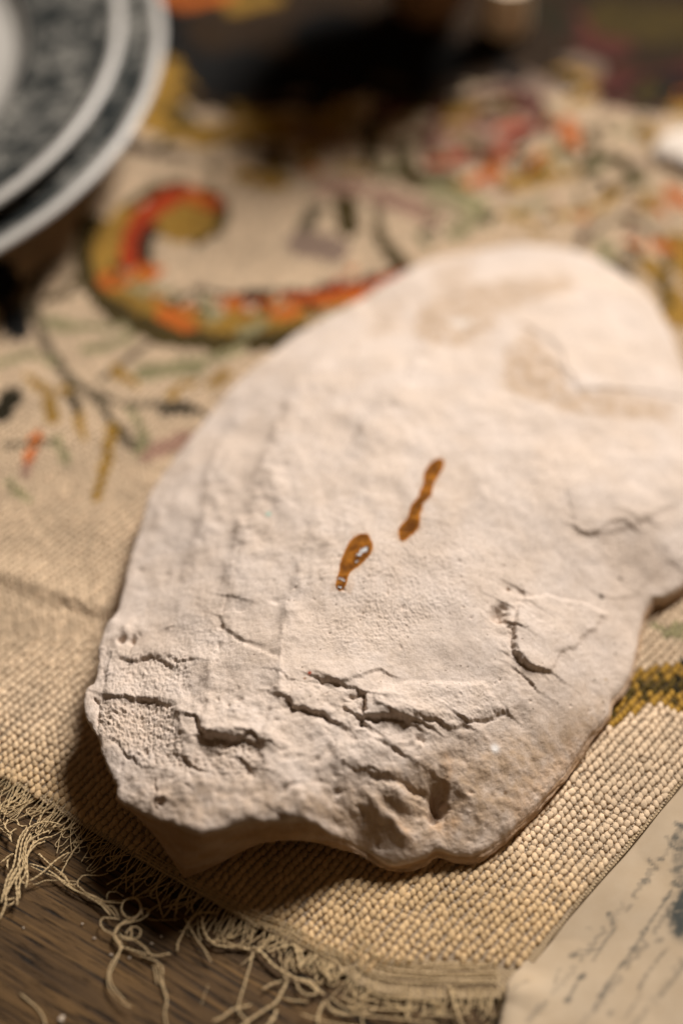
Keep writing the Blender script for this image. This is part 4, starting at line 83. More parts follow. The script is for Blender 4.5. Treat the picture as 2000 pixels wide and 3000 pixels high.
KNOT = [([(-4.978,-15.082),(-5.139,-15.018),(-5.406,-14.792),(-5.568,-14.532),(-5.606,-14.27),(-5.562,-14.038),(-5.423,-13.805),(-5.344,-13.605),(-5.389,-13.436),(-5.501,-13.233),(-5.483,-13.063),(-5.304,-12.892),(-5.026,-12.755),(-4.942,-12.582),(-5.024,-12.339),(-5.222,-12.287),(-5.39,-12.409),(-5.422,-12.617),(-5.312,-12.789)],0.026,0.18,2),([(-5.138,-14.97),(-5.377,-14.711),(-5.521,-14.483),(-5.556,-14.253),(-5.493,-14.055),(-5.389,-13.789),(-5.376,-13.555),(-5.522,-13.319),(-5.507,-13.115),(-5.39,-12.979),(-5.109,-12.876),(-4.961,-12.704),(-4.947,-12.462),(-5.153,-12.288),(-5.374,-12.358),(-5.436,-12.601),(-5.342,-12.773),(-5.144,-12.842)],0.024,0.22,2),([(-5.438,-12.849),(-5.826,-12.814),(-5.905,-12.951),(-5.8,-13.122),(-5.565,-13.258),(-5.387,-13.495)],0.026,0.16,2),([(-5.272,-13.276),(-5.19,-13.106),(-5.034,-13.055),(-4.897,-13.174),(-4.949,-13.344),(-5.135,-13.411),(-5.296,-13.378),(-5.403,-13.242)],0.026,0.2,2),([(-5.137,-13.378),(-5.134,-13.208),(-5.163,-13.038)],0.026,0.2,2),([(-5.525,-13.26),(-5.384,-13.022),(-5.165,-12.954),(-4.914,-12.885),(-4.734,-12.713),(-4.773,-12.61),(-4.902,-12.61),(-4.89,-12.782)],0.022,0.24,2),([(-5.672,-12.745),(-5.847,-12.573),(-5.991,-12.399)],0.022,0.16,2),([(-5.476,-12.78),(-5.589,-12.573),(-5.693,-12.486),(-5.885,-12.503)],0.018,0.16,2),([(-5.36,-13.477),(-5.125,-13.645),(-4.797,-13.779),(-4.537,-13.88),(-4.336,-14.046),(-4.29,-14.277)],0.026,0.12,2),([(-5.339,-13.292),(-5.012,-13.394),(-4.777,-13.562),(-4.573,-13.763),(-4.163,-13.73)],0.034,0.16,2),([(-5.453,-13.486),(-5.257,-13.553),(-4.929,-13.688),(-4.641,-13.721)],0.036,0.14,2),([(-4.545,-14.02),(-4.474,-14.295),(-4.426,-14.459)],0.022,0.1,2),([(-4.363,-13.992),(-4.317,-14.295),(-4.262,-14.568),(-4.172,-14.839),(-4.193,-15.162),(-4.134,-15.534)],0.026,0.1,2),([(-4.467,-13.973),(-4.367,-14.304),(-4.208,-14.739),(-4.146,-15.063)],0.02,0.12,2)]
STRAY = [(-7.686,-14.688),(-7.54,-14.823),(-7.314,-14.985),(-7.138,-15.173),(-7.04,-15.359),(-6.966,-15.571)]
STRAY_FINE = [(-3.21,-14.443),(-3.278,-14.661),(-3.33,-14.877),(-3.366,-14.985)]
FRAY_LINE = [(-9.608,-8.477),(-8.403,-9.043),(-7.436,-9.65),(-6.133,-10.468),(-4.974,-11.196),(-3.842,-11.862),(-2.861,-12.469),(-2.204,-12.837),(-1.363,-13.156),(-0.656,-13.584),(-0.021,-13.896),(0.324,-14.381),(0.896,-14.621),(1.623,-14.729),(2.661,-14.772),(4.118,-14.751)]
CRUMBS = [(-6.378,-12.901),(-6.055,-13.277),(-4.411,-13.226),(-4.638,-13.413),(-5.604,-13.699),(-5.153,-13.783),(-7.813,-13.004),(-6.634,-15.302),(-6.655,-15.355)]
PAPER = [(3.935,-14.484),(5.584,-12.203),(8.063,-9.409),(13.547,-3.821),(16.864,-10.283),(14.579,-19.881),(6.885,-19.881),(3.529,-16.165)]
INK = [([(6.575,-12.684),(6.67,-13.085)],0.09,0.6),([(6.667,-13.113),(6.273,-13.621),(6.088,-13.9)],0.06,0.45),([(5.623,-13.789),(5.745,-13.593),(6.058,-13.649),(6.273,-13.621)],0.05,0.3),([(5.586,-13.761),(5.68,-13.733)],0.1,0.5),([(5.253,-14.121),(5.092,-14.505)],0.05,0.35),([(5.732,-14.369),(5.815,-14.314)],0.1,0.7),([(5.369,-14.966),(5.491,-14.75),(5.677,-14.396)],0.06,0.5),([(5.341,-14.992),(5.397,-14.939)],0.1,0.6),([(6.15,-14.939),(6.366,-14.587),(6.607,-14.259),(6.787,-14.038),(7.059,-13.705),(7.375,-13.227),(7.69,-12.799),(8.008,-12.366),(8.171,-12.133)],0.06,0.55),([(6.124,-14.939),(6.233,-14.885)],0.1,0.6),([(6.28,-14.668),(6.394,-14.56)],0.09,0.5),([(6.699,-14.121),(6.784,-14.066)],0.08,0.5),([(7.003,-13.733),(7.085,-13.705)],0.11,0.5),([(7.316,-13.283),(7.405,-13.199)],0.09,0.6),([(7.951,-12.395),(8.042,-12.308)],0.09,0.5),([(5.906,-15.34),(6.027,-15.153)],0.08,0.4),([(7.022,-14.804),(7.239,-14.478),(7.515,-14.121),(7.816,-13.789)],0.06,0.45),([(7.05,-14.777),(7.03,-14.966)],0.05,0.35),([(7.63,-13.565),(7.699,-13.537)],0.11,0.45),([(7.485,-15.073),(7.786,-14.723),(8.211,-14.231)],0.06,0.5),([(8.067,-14.121),(8.115,-14.369)],0.08,0.4),([(7.556,-11.81),(7.635,-11.84)],0.11,0.6),([(7.133,-12.482),(7.01,-12.627)],0.07,0.35),([(7.214,-12.221),(7.286,-12.308)],0.06,0.3),([(7.731,-11.215),(7.789,-11.305)],0.08,0.6),([(7.981,-11.185),(8.074,-11.215)],0.08,0.6),([(7.869,-11.454),(7.921,-11.469)],0.06,0.25),([(8.273,-11.957),(8.378,-11.987)],0.13,1.0),([(8.272,-10.578),(8.326,-10.822),(8.449,-10.943),(8.618,-10.913)],0.07,0.7),([(8.462,-10.609),(8.599,-10.394),(8.697,-10.271)],0.11,0.8),([(8.538,-10.209),(8.59,-10.24)],0.1,0.7),([(8.241,-11.543),(8.494,-11.484)],0.1,0.4),([(8.63,-10.822),(8.486,-11.543),(8.526,-11.84)],0.3,0.6),([(8.688,-12.54),(8.464,-12.828),(8.444,-13.199)],0.6,1.6),([(8.144,-13.255),(8.342,-13.34)],0.12,0.9),([(8.062,-12.828),(8.101,-13.17)],0.1,0.5),([(6.258,-15.446),(6.314,-15.393)],0.08,0.5),([(6.111,-13.057),(6.034,-13.028)],0.05,0.2),([(4.437,-14.532),(4.081,-14.804)],0.05,0.4),([(6.602,-15.605),(7.027,-14.992)],0.05,0.35)]

# ------------------------------------------------------------------ helpers
RNG = np.random.RandomState(11)
random.seed(5)


def tag(o, label=None, cat=None, group=None, kind=None):
    if label: o['label'] = label
    if cat: o['category'] = cat
    if group: o['group'] = group
    if kind: o['kind'] = kind
    return o


def empty(name, loc=(0, 0, 0)):
    o = bpy.data.objects.new(name, None)
    COL.objects.link(o)
    o.location = loc
    o.empty_display_size = 0.01
    return o


def mesh_obj(name, verts, faces, mat, parent=None, smooth=True, color=None):
    """verts in cm; faces: list of index lists, or an (n,k) array."""
    me = bpy.data.meshes.new(name)
    v = np.asarray(verts, dtype=np.float32) * CM
    if isinstance(faces, tuple):          # (quads array, tris array)
        parts = [np.asarray(f, dtype=np.int32) for f in faces if len(f)]
        loops = np.concatenate([f.ravel() for f in parts])
        sizes = np.concatenate([np.full(len(f), f.shape[1], np.int32) for f in parts])
        me.vertices.add(len(v)); me.vertices.foreach_set('co', v.ravel())
        me.loops.add(len(loops)); me.loops.foreach_set('vertex_index', loops)
        me.polygons.add(len(sizes))
        me.polygons.foreach_set('loop_start', np.concatenate([[0], np.cumsum(sizes)[:-1]]).astype(np.int32))
        me.polygons.foreach_set('loop_total', sizes)
        me.update(calc_edges=True)
    else:
        me.from_pydata(v.tolist(), [], faces)
    if smooth:
        me.polygons.foreach_set('use_smooth', np.ones(len(me.polygons), bool))
    if color is not None:
        c = np.ones((len(v), 4), np.float32); c[:, :3] = color
        a = me.color_attributes.new('Col', 'FLOAT_COLOR', 'POINT')
        a.data.foreach_set('color', c.ravel())
    me.materials.append(mat)
    me.validate()
    o = bpy.data.objects.new(name, me)
    COL.objects.link(o)
    if parent: o.parent = parent
    return o


def grid_faces(rows, cols, wrap=False):
    r = np.arange(rows - 1)[:, None]
    c = np.arange(cols if wrap else cols - 1)[None, :]
    c2 = (c + 1) % cols
    q = np.stack([r * cols + c, r * cols + c2, (r + 1) * cols + c2, (r + 1) * cols + c], -1)
    return q.reshape(-1, 4)


_perm = RNG.permutation(4096)
_gx = np.cos(np.arange(4096) * 2.399963)
_gy = np.sin(np.arange(4096) * 2.399963)


def pnoise(x, y, seed=0):
    xi = np.floor(x).astype(int); yi = np.floor(y).astype(int)
    xf = x - xi; yf = y - yi
    u = xf * xf * xf * (xf * (xf * 6 - 15) + 10); v = yf * yf * yf * (yf * (yf * 6 - 15) + 10)

    def g(ix, iy, dx, dy):
        h = _perm[(_perm[(ix + seed * 131) & 4095] + iy) & 4095]
        return _gx[h] * dx + _gy[h] * dy
    a = g(xi, yi, xf, yf); b = g(xi + 1, yi, xf - 1, yf)
    c = g(xi, yi + 1, xf, yf - 1); d = g(xi + 1, yi + 1, xf - 1, yf - 1)
    return (a + u * (b - a)) * (1 - v) + (c + u * (d - c)) * v


def fbm(x, y, octaves=4, seed=0, gain=0.5):
    s = 0; amp = 1.0
    for k in range(octaves):
        s = s + amp * pnoise(x * 2 ** k, y * 2 ** k, seed + k)
        amp *= gain
    return s


def sstep(a, b, x):
    t = np.clip((x - a) / (b - a), 0, 1)
    return t * t * (3 - 2 * t)


def poly_dist(x, y, pts, closed=False):
    """distance to a polyline, the parameter 0..1 along it, and the side (positive on the far side)."""
    P = np.asarray(pts, float)
    if closed: P = np.vstack([P, P[:1]])
    best = np.full(x.shape, 1e9); par = np.zeros(x.shape); side = np.zeros(x.shape)
    n = len(P) - 1
    for k in range(n):
        ax, ay = P[k]; dx, dy = P[k + 1] - P[k]
        L = dx * dx + dy * dy + 1e-12
        t = np.clip(((x - ax) * dx + (y - ay) * dy) / L, 0, 1)
        ex = x - ax - t * dx; ey = y - ay - t * dy
        d = ex * ex + ey * ey
        m = d < best
        best = np.where(m, d, best); par = np.where(m, (k + t) / n, par)
        side = np.where(m, ey + 0.4 * ex, side)
    return np.sqrt(best), par, side


def poly_signed(x, y, pts):
    """distance to a polyline with a sign (positive right of its running direction) and the parameter along it"""
    P = np.asarray(pts, float); best = np.full(x.shape, 1e9); par = np.zeros(x.shape); sg = np.ones(x.shape)
    n_ = len(P) - 1
    for k in range(n_):
        ax, ay = P[k]; dx, dy = P[k + 1] - P[k]; L = math.hypot(dx, dy) + 1e-9
        t = np.clip(((x - ax) * dx + (y - ay) * dy) / L ** 2, 0, 1)
        ex = x - ax - t * dx; ey = y - ay - t * dy; d = ex * ex + ey * ey; m = d < best
        best = np.where(m, d, best); par = np.where(m, (k + t) / n_, par); sg = np.where(m, np.sign(ex * dy - ey * dx), sg)
    return np.sqrt(best) * sg, par


def inside(x, y, pts):
    P = np.asarray(pts, float); c = np.zeros(x.shape, bool)
    j = len(P) - 1
    for i in range(len(P)):
        xi, yi = P[i]; xj, yj = P[j]
        if yi != yj:
            c ^= ((yi > y) != (yj > y)) & (x < (xj - xi) * (y - yi) / (yj - yi) + xi)
        j = i
    return c


def poly_mask(x, y, pts, soft):
    """1 inside, 0 outside, soft edge."""
    P = np.asarray(pts); m = np.zeros(x.shape)
    b = (x > P[:, 0].min() - soft) & (x < P[:, 0].max() + soft) & (y > P[:, 1].min() - soft) & (y < P[:, 1].max() + soft)
    if not b.any(): return m
    xs, ys = x[b], y[b]
    d, _, _ = poly_dist(xs, ys, pts, True)
    sd = np.where(inside(xs, ys, pts), -d, d)
    m[b] = 1 - sstep(-soft, soft, sd)
    return m


def catmull(pts, n, closed=False):
    P = np.asarray(pts, float)
    if closed: Q = np.vstack([P[-1:], P, P[:2]])
    else: Q = np.vstack([2 * P[0] - P[1], P, 2 * P[-1] - P[-2]])
    out = []
    segs = len(Q) - 3
    for k in range(segs):
        p0, p1, p2, p3 = Q[k:k + 4]
        t = np.linspace(0, 1, n, endpoint=False)[:, None]
        out.append(0.5 * (2 * p1 + (p2 - p0) * t + (2 * p0 - 5 * p1 + 4 * p2 - p3) * t ** 2 + (3 * p1 - p0 - 3 * p2 + p3) * t ** 3))
    if not closed: out.append(P[-1:])
    return np.vstack(out)


def resample(P, n, closed=False):
    Q = np.vstack([P, P[:1]]) if closed else P
    s = np.concatenate([[0], np.cumsum(np.linalg.norm(np.diff(Q, axis=0), axis=1))])
    t = np.linspace(0, s[-1], n, endpoint=not closed)
    return np.stack([np.interp(t, s, Q[:, k]) for k in range(Q.shape[1])], 1)


# ------------------------------------------------------------------ materials
def new_mat(name):
    m = bpy.data.materials.new(name)
    m.use_nodes = True
    nt = m.node_tree
    return m, nt, nt.nodes['Principled BSDF']


def node(nt, kind, **kw):
    n = nt.nodes.new(kind)
    for k, v in kw.items():
        if k in n.inputs: n.inputs[k].default_value = v
        else: setattr(n, k, v)
    return n


def mix_col(nt, fac, a, b, mode='MIX'):
    m = nt.nodes.new('ShaderNodeMix'); m.data_type = 'RGBA'; m.blend_type = mode
    for sock, val in ((0, fac), (6, a), (7, b)):
        if hasattr(val, 'is_output') or isinstance(val, bpy.types.NodeSocket): nt.links.new(val, m.inputs[sock])
        else: m.inputs[sock].default_value = val
    return m.outputs[2]


def ramp(nt, src, p0, p1, c0=(0, 0, 0, 1), c1=(1, 1, 1, 1)):
    r = nt.nodes.new('ShaderNodeValToRGB')
    r.color_ramp.elements[0].position = p0; r.color_ramp.elements[0].color = c0
    r.color_ramp.elements[1].position = p1; r.color_ramp.elements[1].color = c1
    nt.links.new(src, r.inputs[0])
    return r.outputs[0]


def obj_noise(nt, scale, detail=4, rough=0.6, vec_scale=None, rot=0):
    tc = nt.nodes.new('ShaderNodeTexCoord')
    mp = nt.nodes.new('ShaderNodeMapping')
    mp.inputs['Rotation'].default_value = (0, 0, rot)
    if vec_scale: mp.inputs['Scale'].default_value = vec_scale
    n = node(nt, 'ShaderNodeTexNoise', Scale=scale, Detail=detail, Roughness=rough)
    if rot and vec_scale:                 # rotate first, then stretch
        m2 = nt.nodes.new('ShaderNodeMapping'); m2.inputs['Rotation'].default_value = (0, 0, rot)
        mp.inputs['Rotation'].default_value = (0, 0, 0)
        nt.links.new(tc.outputs['Object'], m2.inputs['Vector']); nt.links.new(m2.outputs[0], mp.inputs['Vector'])
    else:
        nt.links.new(tc.outputs['Object'], mp.inputs['Vector'])
    nt.links.new(mp.outputs[0], n.inputs['Vector'])
    return n.outputs[0]


def bump(nt, bsdf, src, strength, dist, prev=None):
    b = node(nt, 'ShaderNodeBump', Strength=strength, Distance=dist)
    nt.links.new(src, b.inputs['Height'])
    if prev is not None: nt.links.new(prev, b.inputs['Normal'])
    nt.links.new(b.outputs[0], bsdf.inputs['Normal'])
    return b.outputs[0]


def mat_plaster():
    m, nt, b = new_mat('chalky_plaster')
    at = node(nt, 'ShaderNodeAttribute', attribute_name='Col')
    n1 = obj_noise(nt, 60, 6, 0.65)
    n2 = obj_noise(nt, 900, 5, 0.7)
    c = mix_col(nt, ramp(nt, n1, .35, .75), (1, 1, 1, 1), (.93, .90, .86, 1))
    c = mix_col(nt, 1.0, at.outputs['Color'], c, 'MULTIPLY')
    c2 = mix_col(nt, ramp(nt, n2, .30, .70), (.84, .81, .77, 1), (1.06, 1.05, 1.04, 1))
    c = mix_col(nt, 1.0, c, c2, 'MULTIPLY')
    nt.links.new(c, b.inputs['Base Color'])
    b.inputs['Roughness'].default_value = 0.88
    b.inputs['Specular IOR Level'].default_value = 0.25
    p = bump(nt, b, n2, 0.6, 0.0004)
    bump(nt, b, obj_noise(nt, 2600, 3, .6), 0.35, 0.00012, p)
    return m


def mat_yarn(name, base=None, use_attr=False, use_obj=False):
    m, nt, b = new_mat(name)
    n = obj_noise(nt, 1500, 4, .7)
    if use_attr: src = node(nt, 'ShaderNodeAttribute', attribute_name='Col').outputs['Color']
    elif use_obj: src = nt.nodes.new('ShaderNodeObjectInfo').outputs['Color']
    else:
        r = nt.nodes.new('ShaderNodeRGB'); r.outputs[0].default_value = (*base, 1); src = r.outputs[0]
    k = mix_col(nt, ramp(nt, n, .3, .7), (.72, .69, .65, 1), (1.12, 1.10, 1.06, 1))
    nt.links.new(mix_col(nt, 1.0, src, k, 'MULTIPLY'), b.inputs['Base Color'])
    b.inputs['Roughness'].default_value = 0.85
    b.inputs['Specular IOR Level'].default_value = 0.06
    b.inputs['Sheen Weight'].default_value = 0.06
    b.inputs['Sheen Roughness'].default_value = 0.5
    bump(nt, b, n, 0.6, 0.0003)
    return m


def mat_canvas():
    m, nt, b = new_mat('plain_canvas')
    tc = nt.nodes.new('ShaderNodeTexCoord')
    outs = []
    for ang in (48.2, -32.0):
        mp = nt.nodes.new('ShaderNodeMapping'); mp.inputs['Rotation'].default_value = (0, 0, -math.radians(ang))
        nt.links.new(tc.outputs['Object'], mp.inputs['Vector'])
        w = node(nt, 'ShaderNodeTexWave', Scale=330, Distortion=1.5, Detail=2)
        w.inputs['Detail Scale'].default_value = 3
        nt.links.new(mp.outputs[0], w.inputs['Vector'])
        outs.append(w.outputs['Fac'])
    mx = nt.nodes.new('ShaderNodeMath'); mx.operation = 'MULTIPLY'
    nt.links.new(outs[0], mx.inputs[0]); nt.links.new(outs[1], mx.inputs[1])
    c = mix_col(nt, 1.0, node(nt, 'ShaderNodeAttribute', attribute_name='Col').outputs['Color'], mix_col(nt, mx.outputs[0], (.65, .62, .58, 1), (1.1, 1.1, 1.1, 1)), 'MULTIPLY')
    nt.links.new(c, b.inputs['Base Color'])
    b.inputs['Roughness'].default_value = 0.9
    bump(nt, b, mx.outputs[0], .8, .0004)
    return m


def mat_wood():
    m, nt, b = new_mat('dark_oak')
    rot = math.radians(31)
    broad = obj_noise(nt, 1.0, 5, .6, (14, 130, 30), rot)
    fine = obj_noise(nt, 1.0, 7, .7, (30, 1100, 60), rot)
    pores = obj_noise(nt, 1.0, 3, .6, (55, 1150, 60), rot)
    c = mix_col(nt, ramp(nt, broad, .32, .68), (.045, .025, .009, 1), (.135, .078, .028, 1))
    c = mix_col(nt, 1.0, c, mix_col(nt, ramp(nt, fine, .36, .62), (.40, .36, .32, 1), (1.25, 1.2, 1.12, 1)), 'MULTIPLY')
    gap = ramp(nt, pores, .38, .45)
    c = mix_col(nt, gap, (.012, .008, .005, 1), c)
    nt.links.new(c, b.inputs['Base Color'])
    b.inputs['Roughness'].default_value = .65
    b.inputs['Specular IOR Level'].default_value = .2
    p = bump(nt, b, gap, .9, .0006)
    bump(nt, b, fine, .5, .0004, p)
    return m


def mat_simple(name, col, rough=.5, noise=0.0, scale=80, coat=0.0, spec=.5):
    m, nt, b = new_mat(name)
    n = obj_noise(nt, scale, 5, .6)
    k = mix_col(nt, ramp(nt, n, .3, .7), tuple(v * (1 - noise) for v in col) + (1,), tuple(min(1, v * (1 + noise)) for v in col) + (1,))
    nt.links.new(k, b.inputs['Base Color'])
    b.inputs['Roughness'].default_value = rough
    b.inputs['Specular IOR Level'].default_value = spec
    b.inputs['Coat Weight'].default_value = coat
    return m


def mat_border():
    """dark transfer print on the plate flange: mottled foliage with the white glaze showing through"""
    m, nt, b = new_mat('transfer_print')
    n = obj_noise(nt, 85, 6, .7); n2 = obj_noise(nt, 260, 5, .7)
    c = mix_col(nt, ramp(nt, n, .40, .60), (.014, .020, .022, 1), (.30, .29, .26, 1))
    c = mix_col(nt, ramp(nt, n2, .40, .58), (.008, .013, .015, 1), c)
    nt.links.new(c, b.inputs['Base Color'])
    b.inputs['Roughness'].default_value = .25
    return m


def mat_paper():
    m, nt, b = new_mat('old_letter_paper')
    at = node(nt, 'ShaderNodeAttribute', attribute_name='Col')
    n = obj_noise(nt, 120, 6, .6)
    k = mix_col(nt, ramp(nt, n, .3, .7), (.90, .87, .82, 1), (1, 1, 1, 1))
    nt.links.new(mix_col(nt, 1.0, at.outputs['Color'], k, 'MULTIPLY'), b.inputs['Base Color'])
    b.inputs['Roughness'].default_value = .85
    bump(nt, b, n, .2, .0004)
    return m


def mat_drip():
    m, nt, b = new_mat('amber_varnish')
    at = node(nt, 'ShaderNodeAttribute', attribute_name='Col')
    n = obj_noise(nt, 420, 5, .65)
    k = mix_col(nt, ramp(nt, n, .3, .7), (.72, .64, .6, 1), (1.1, 1.1, 1.1, 1))
    nt.links.new(mix_col(nt, 1.0, at.outputs['Color'], k, 'MULTIPLY'), b.inputs['Base Color'])
    b.inputs['Roughness'].default_value = .9
    b.inputs['Specular IOR Level'].default_value = .03
    bump(nt, b, n, .3, .0002)
    return m


M_PLASTER = mat_plaster()
M_STITCH = mat_yarn('stitch_wool', use_attr=True)
M_STITCH_OBJ = mat_yarn('stitch_wool_single', use_obj=True)
M_THREAD = mat_yarn('linen_thread', (.64, .50, .30))
M_CANVAS = mat_canvas()
M_WOOD = mat_wood()
M_GLAZE = mat_simple('white_glaze', (.38, .365, .335), .4, .05, 60)
M_BORDER = mat_border()
M_PAPER = mat_paper()
M_DRIP = mat_drip()
M_FLECK = mat_simple('pale_fleck', (.50, .52, .54), .6, .1, 500)
M_JUG = mat_simple('brown_stoneware', (.20, .11, .05), .5, .3, 60)
M_CANDLE = mat_simple('beige_wax', (.74, .60, .43), .5, .1, 60)
M_WICK = mat_simple('wick', (.05, .04, .03), .9)
M_CRUMB = mat_simple('chalk_crumb', (.55, .46, .36), .9, .1, 900)

# ------------------------------------------------------------------ table top
wx = np.linspace(-60, 60, 61); wy = np.linspace(-40, 60, 51)
X, Y = np.meshgrid(wx, wy)
tv = np.stack([X.ravel(), Y.ravel(), np.zeros(X.size)], 1)
tag(mesh_obj('table_top', tv, (grid_faces(51, 61), []), M_WOOD), kind='structure')


# ------------------------------------------------------------------ cloth height
def cloth_z(x, y):
    z = 0.16 + 0.10 * fbm(x * 0.16 + 3.1, y * 0.16 + 1.7, 2, 20)
    # crease on the left, a soft fold beside the slab
    d, _, s = poly_dist(x, y, CREASE)
    z = z + 0.14 * np.exp(-(np.maximum(s, 0) / 1.2) ** 2) * sstep(-.25, .25, s) * np.exp(-(d / 2.5) ** 2)
    de, _, _ = poly_dist(x, y, FRAY_LINE)
    z = .05 + (z - .05) * (.15 + .85 * sstep(.0, 1.6, de))
    return np.maximum(z, 0.05)


CREASE = [(-14.0, -0.6), (-9.8, -2.55), (-8.2, -3.2), (-6.9, -3.75), (-5.5, -4.0)]

# ------------------------------------------------------------------ tapestry
cloth = tag(empty('tapestry_cloth', (0.04, -0.13, 0)), 'cream needlepoint tapestry with scrolling flowers and a frayed edge, under the slab', 'tapestry')
cloth.location = (0, 0, 0)

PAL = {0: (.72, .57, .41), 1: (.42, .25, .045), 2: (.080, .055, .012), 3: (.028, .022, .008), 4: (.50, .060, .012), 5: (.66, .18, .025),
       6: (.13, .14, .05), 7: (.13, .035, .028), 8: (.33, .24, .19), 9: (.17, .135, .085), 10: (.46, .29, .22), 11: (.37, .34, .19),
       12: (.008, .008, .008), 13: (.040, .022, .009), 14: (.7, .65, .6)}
(ox, oy), angA, angB = CLOTH_AXES
ea = np.array([math.cos(math.radians(angA)), math.sin(math.radians(angA))])
eb = -np.array([math.cos(math.radians(angB)), math.sin(math.radians(angB))])
PITCH_A, PITCH_B = 0.176, 0.203
ia, ib = np.meshgrid(np.arange(-50, 390), np.arange(-220, 300))
ia = ia.ravel(); ib = ib.ravel()
sx = ox + (ia + .5) * PITCH_A * ea[0] + (ib + .5) * PITCH_B * eb[0]
sy = oy + (ia + .5) * PITCH_A * ea[1] + (ib + .5) * PITCH_B * eb[1]
# the weave pulls a little out of true
wob_x = .10 * fbm(sx * .35, sy * .35, 2, 31); wob_y = .10 * fbm(sx * .35 + 9, sy * .35, 2, 33)
sx = sx + wob_x + RNG.normal(0, .012, sx.size); sy = sy + wob_y + RNG.normal(0, .012, sx.size)
keep = inside(sx, sy, STITCH_AREA) & (sx > -14.5) & (sx < 15.5) & (sy < 27)
sx, sy, ia, ib = sx[keep], sy[keep], ia[keep], ib[keep]
# nothing is stitched that the slab fully covers
rim_xy = np.array(SLAB_RIM)[:, :2]; rc = rim_xy.mean(0)
cov = inside(sx, sy, rc + (rim_xy - rc) * .80)
sx, sy, ia, ib = sx[~cov], sy[~cov], ia[~cov], ib[~cov]
def motif_shade_color(jx, jy):
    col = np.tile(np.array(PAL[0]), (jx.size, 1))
    for pts, w0, w1, ci in MOTIFS_AND_SHADE:
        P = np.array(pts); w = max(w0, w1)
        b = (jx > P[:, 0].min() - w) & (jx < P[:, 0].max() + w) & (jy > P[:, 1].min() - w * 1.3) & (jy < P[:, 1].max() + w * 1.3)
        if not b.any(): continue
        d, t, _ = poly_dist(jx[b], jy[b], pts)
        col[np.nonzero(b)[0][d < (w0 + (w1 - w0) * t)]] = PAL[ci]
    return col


scol = motif_shade_color(sx, sy)
golds = (np.abs(scol - np.array(PAL[1])).sum(1) < 1e-6)
sw = RNG.rand(sx.size)
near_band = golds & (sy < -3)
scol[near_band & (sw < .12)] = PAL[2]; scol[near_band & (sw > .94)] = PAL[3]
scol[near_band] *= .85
scol *= (1 + RNG.normal(0, .06, sx.size))[:, None] * (1 + .25 * fbm(sx * .5, sy * .5, 2, 41))[:, None]
scol = np.clip(scol, .004, .9)
# stitch colour turns yellower and darker towards the frayed corner
yel = sstep(-8.5, -12.0, sy + .25 * sx)[:, None] * .9
scol = scol * (1 - yel) + scol * np.array([.84, .76, .58]) * yel
sz = cloth_z(sx, sy) + .05


def stitch_template(rings, sides):
    L, Wd, Hh = .138, .086, .056
    vs = [(-L, 0, -.02)]
    for k in range(1, rings + 1):
        a = -math.pi / 2 + math.pi * k / (rings + 1)
        for j in range(sides):
            p = 2 * math.pi * j / sides
            vs.append((L * math.sin(a), Wd * math.cos(a) ** .75 * math.cos(p), Hh * math.cos(a) ** .75 * math.sin(p)))
    vs.append((L, 0, -.02))
    q, t = [], []
    n = len(vs) - 1
    for j in range(sides):
        t.append((0, 1 + (j + 1) % sides, 1 + j)); t.append((n, 1 + (rings - 1) * sides + j, 1 + (rings - 1) * sides + (j + 1) % sides))
    for k in range(rings - 1):
        for j in range(sides):
            a0 = 1 + k * sides
            q.append((a0 + j, a0 + (j + 1) % sides, a0 + sides + (j + 1) % sides, a0 + sides + j))
    return np.array(vs), np.array(q), np.array(t)


sang = math.radians(angA + 17) + RNG.normal(0, .17, sx.size)
sscale = 1 + RNG.normal(0, .10, sx.size)
stilt = RNG.normal(0, .10, sx.size)
FOC = (sy < -4.5) & (sx > 4.6) & (sy + .9 * sx > -4.3)
dist = (sx - 7.4) ** 2 + (sy + 7.4) ** 2
vis = inside(sx, sy, rim_xy)
dist[vis] = 1e9
single = np.argsort(dist)[:300]
is_single = np.zeros(sx.size, bool); is_single[single] = True


def build_stitches(sel, rings, sides, base):
    tv_, tq, tt = stitch_template(rings, sides)
    n = sel.sum(); m = len(tv_)
    ca, sa = np.cos(sang[sel])[:, None], np.sin(sang[sel])[:, None]
    lx = tv_[None, :, 0] * sscale[sel][:, None]; ly = tv_[None, :, 1] * sscale[sel][:, None]; lz = tv_[None, :, 2] + lx * stilt[sel][:, None]
    V = np.stack([sx[sel][:, None] + lx * ca - ly * sa, sy[sel][:, None] + lx * sa + ly * ca, sz[sel][:, None] + lz], -1).reshape(-1, 3)
    off = (np.arange(n) * m)[:, None, None] + base
    return V, (tq[None] + off).reshape(-1, 4), (tt[None] + off).reshape(-1, 3), np.repeat(scol[sel], m, axis=0)


nearsel = (~is_single) & (sy < -2.0)
v1, q1, t1, c1 = build_stitches(nearsel, 3, 8, 0)
v2, q2, t2, c2 = build_stitches((~is_single) & ~nearsel, 2, 6, len(v1))
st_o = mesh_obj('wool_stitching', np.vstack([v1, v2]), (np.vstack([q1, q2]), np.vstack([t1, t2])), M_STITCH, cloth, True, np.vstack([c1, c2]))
st_o['kind'] = 'stuff'
print('stitches', sx.size, 'verts', len(v1) + len(v2))
tv_, tq, tt = stitch_template(4, 8)
first = mesh_obj('stitch', tv_, (tq, tt), M_STITCH_OBJ, cloth)
for k, i in enumerate(single):
    o = first if k == 0 else first.copy()
    if k: COL.objects.link(o); o.parent = cloth
    o.location = (sx[i] * CM, sy[i] * CM, sz[i] * CM)
    o.rotation_euler = (0, -stilt[i], sang[i])
    o.scale = (sscale[i],) * 3
    o.color = (*scol[i], 1)

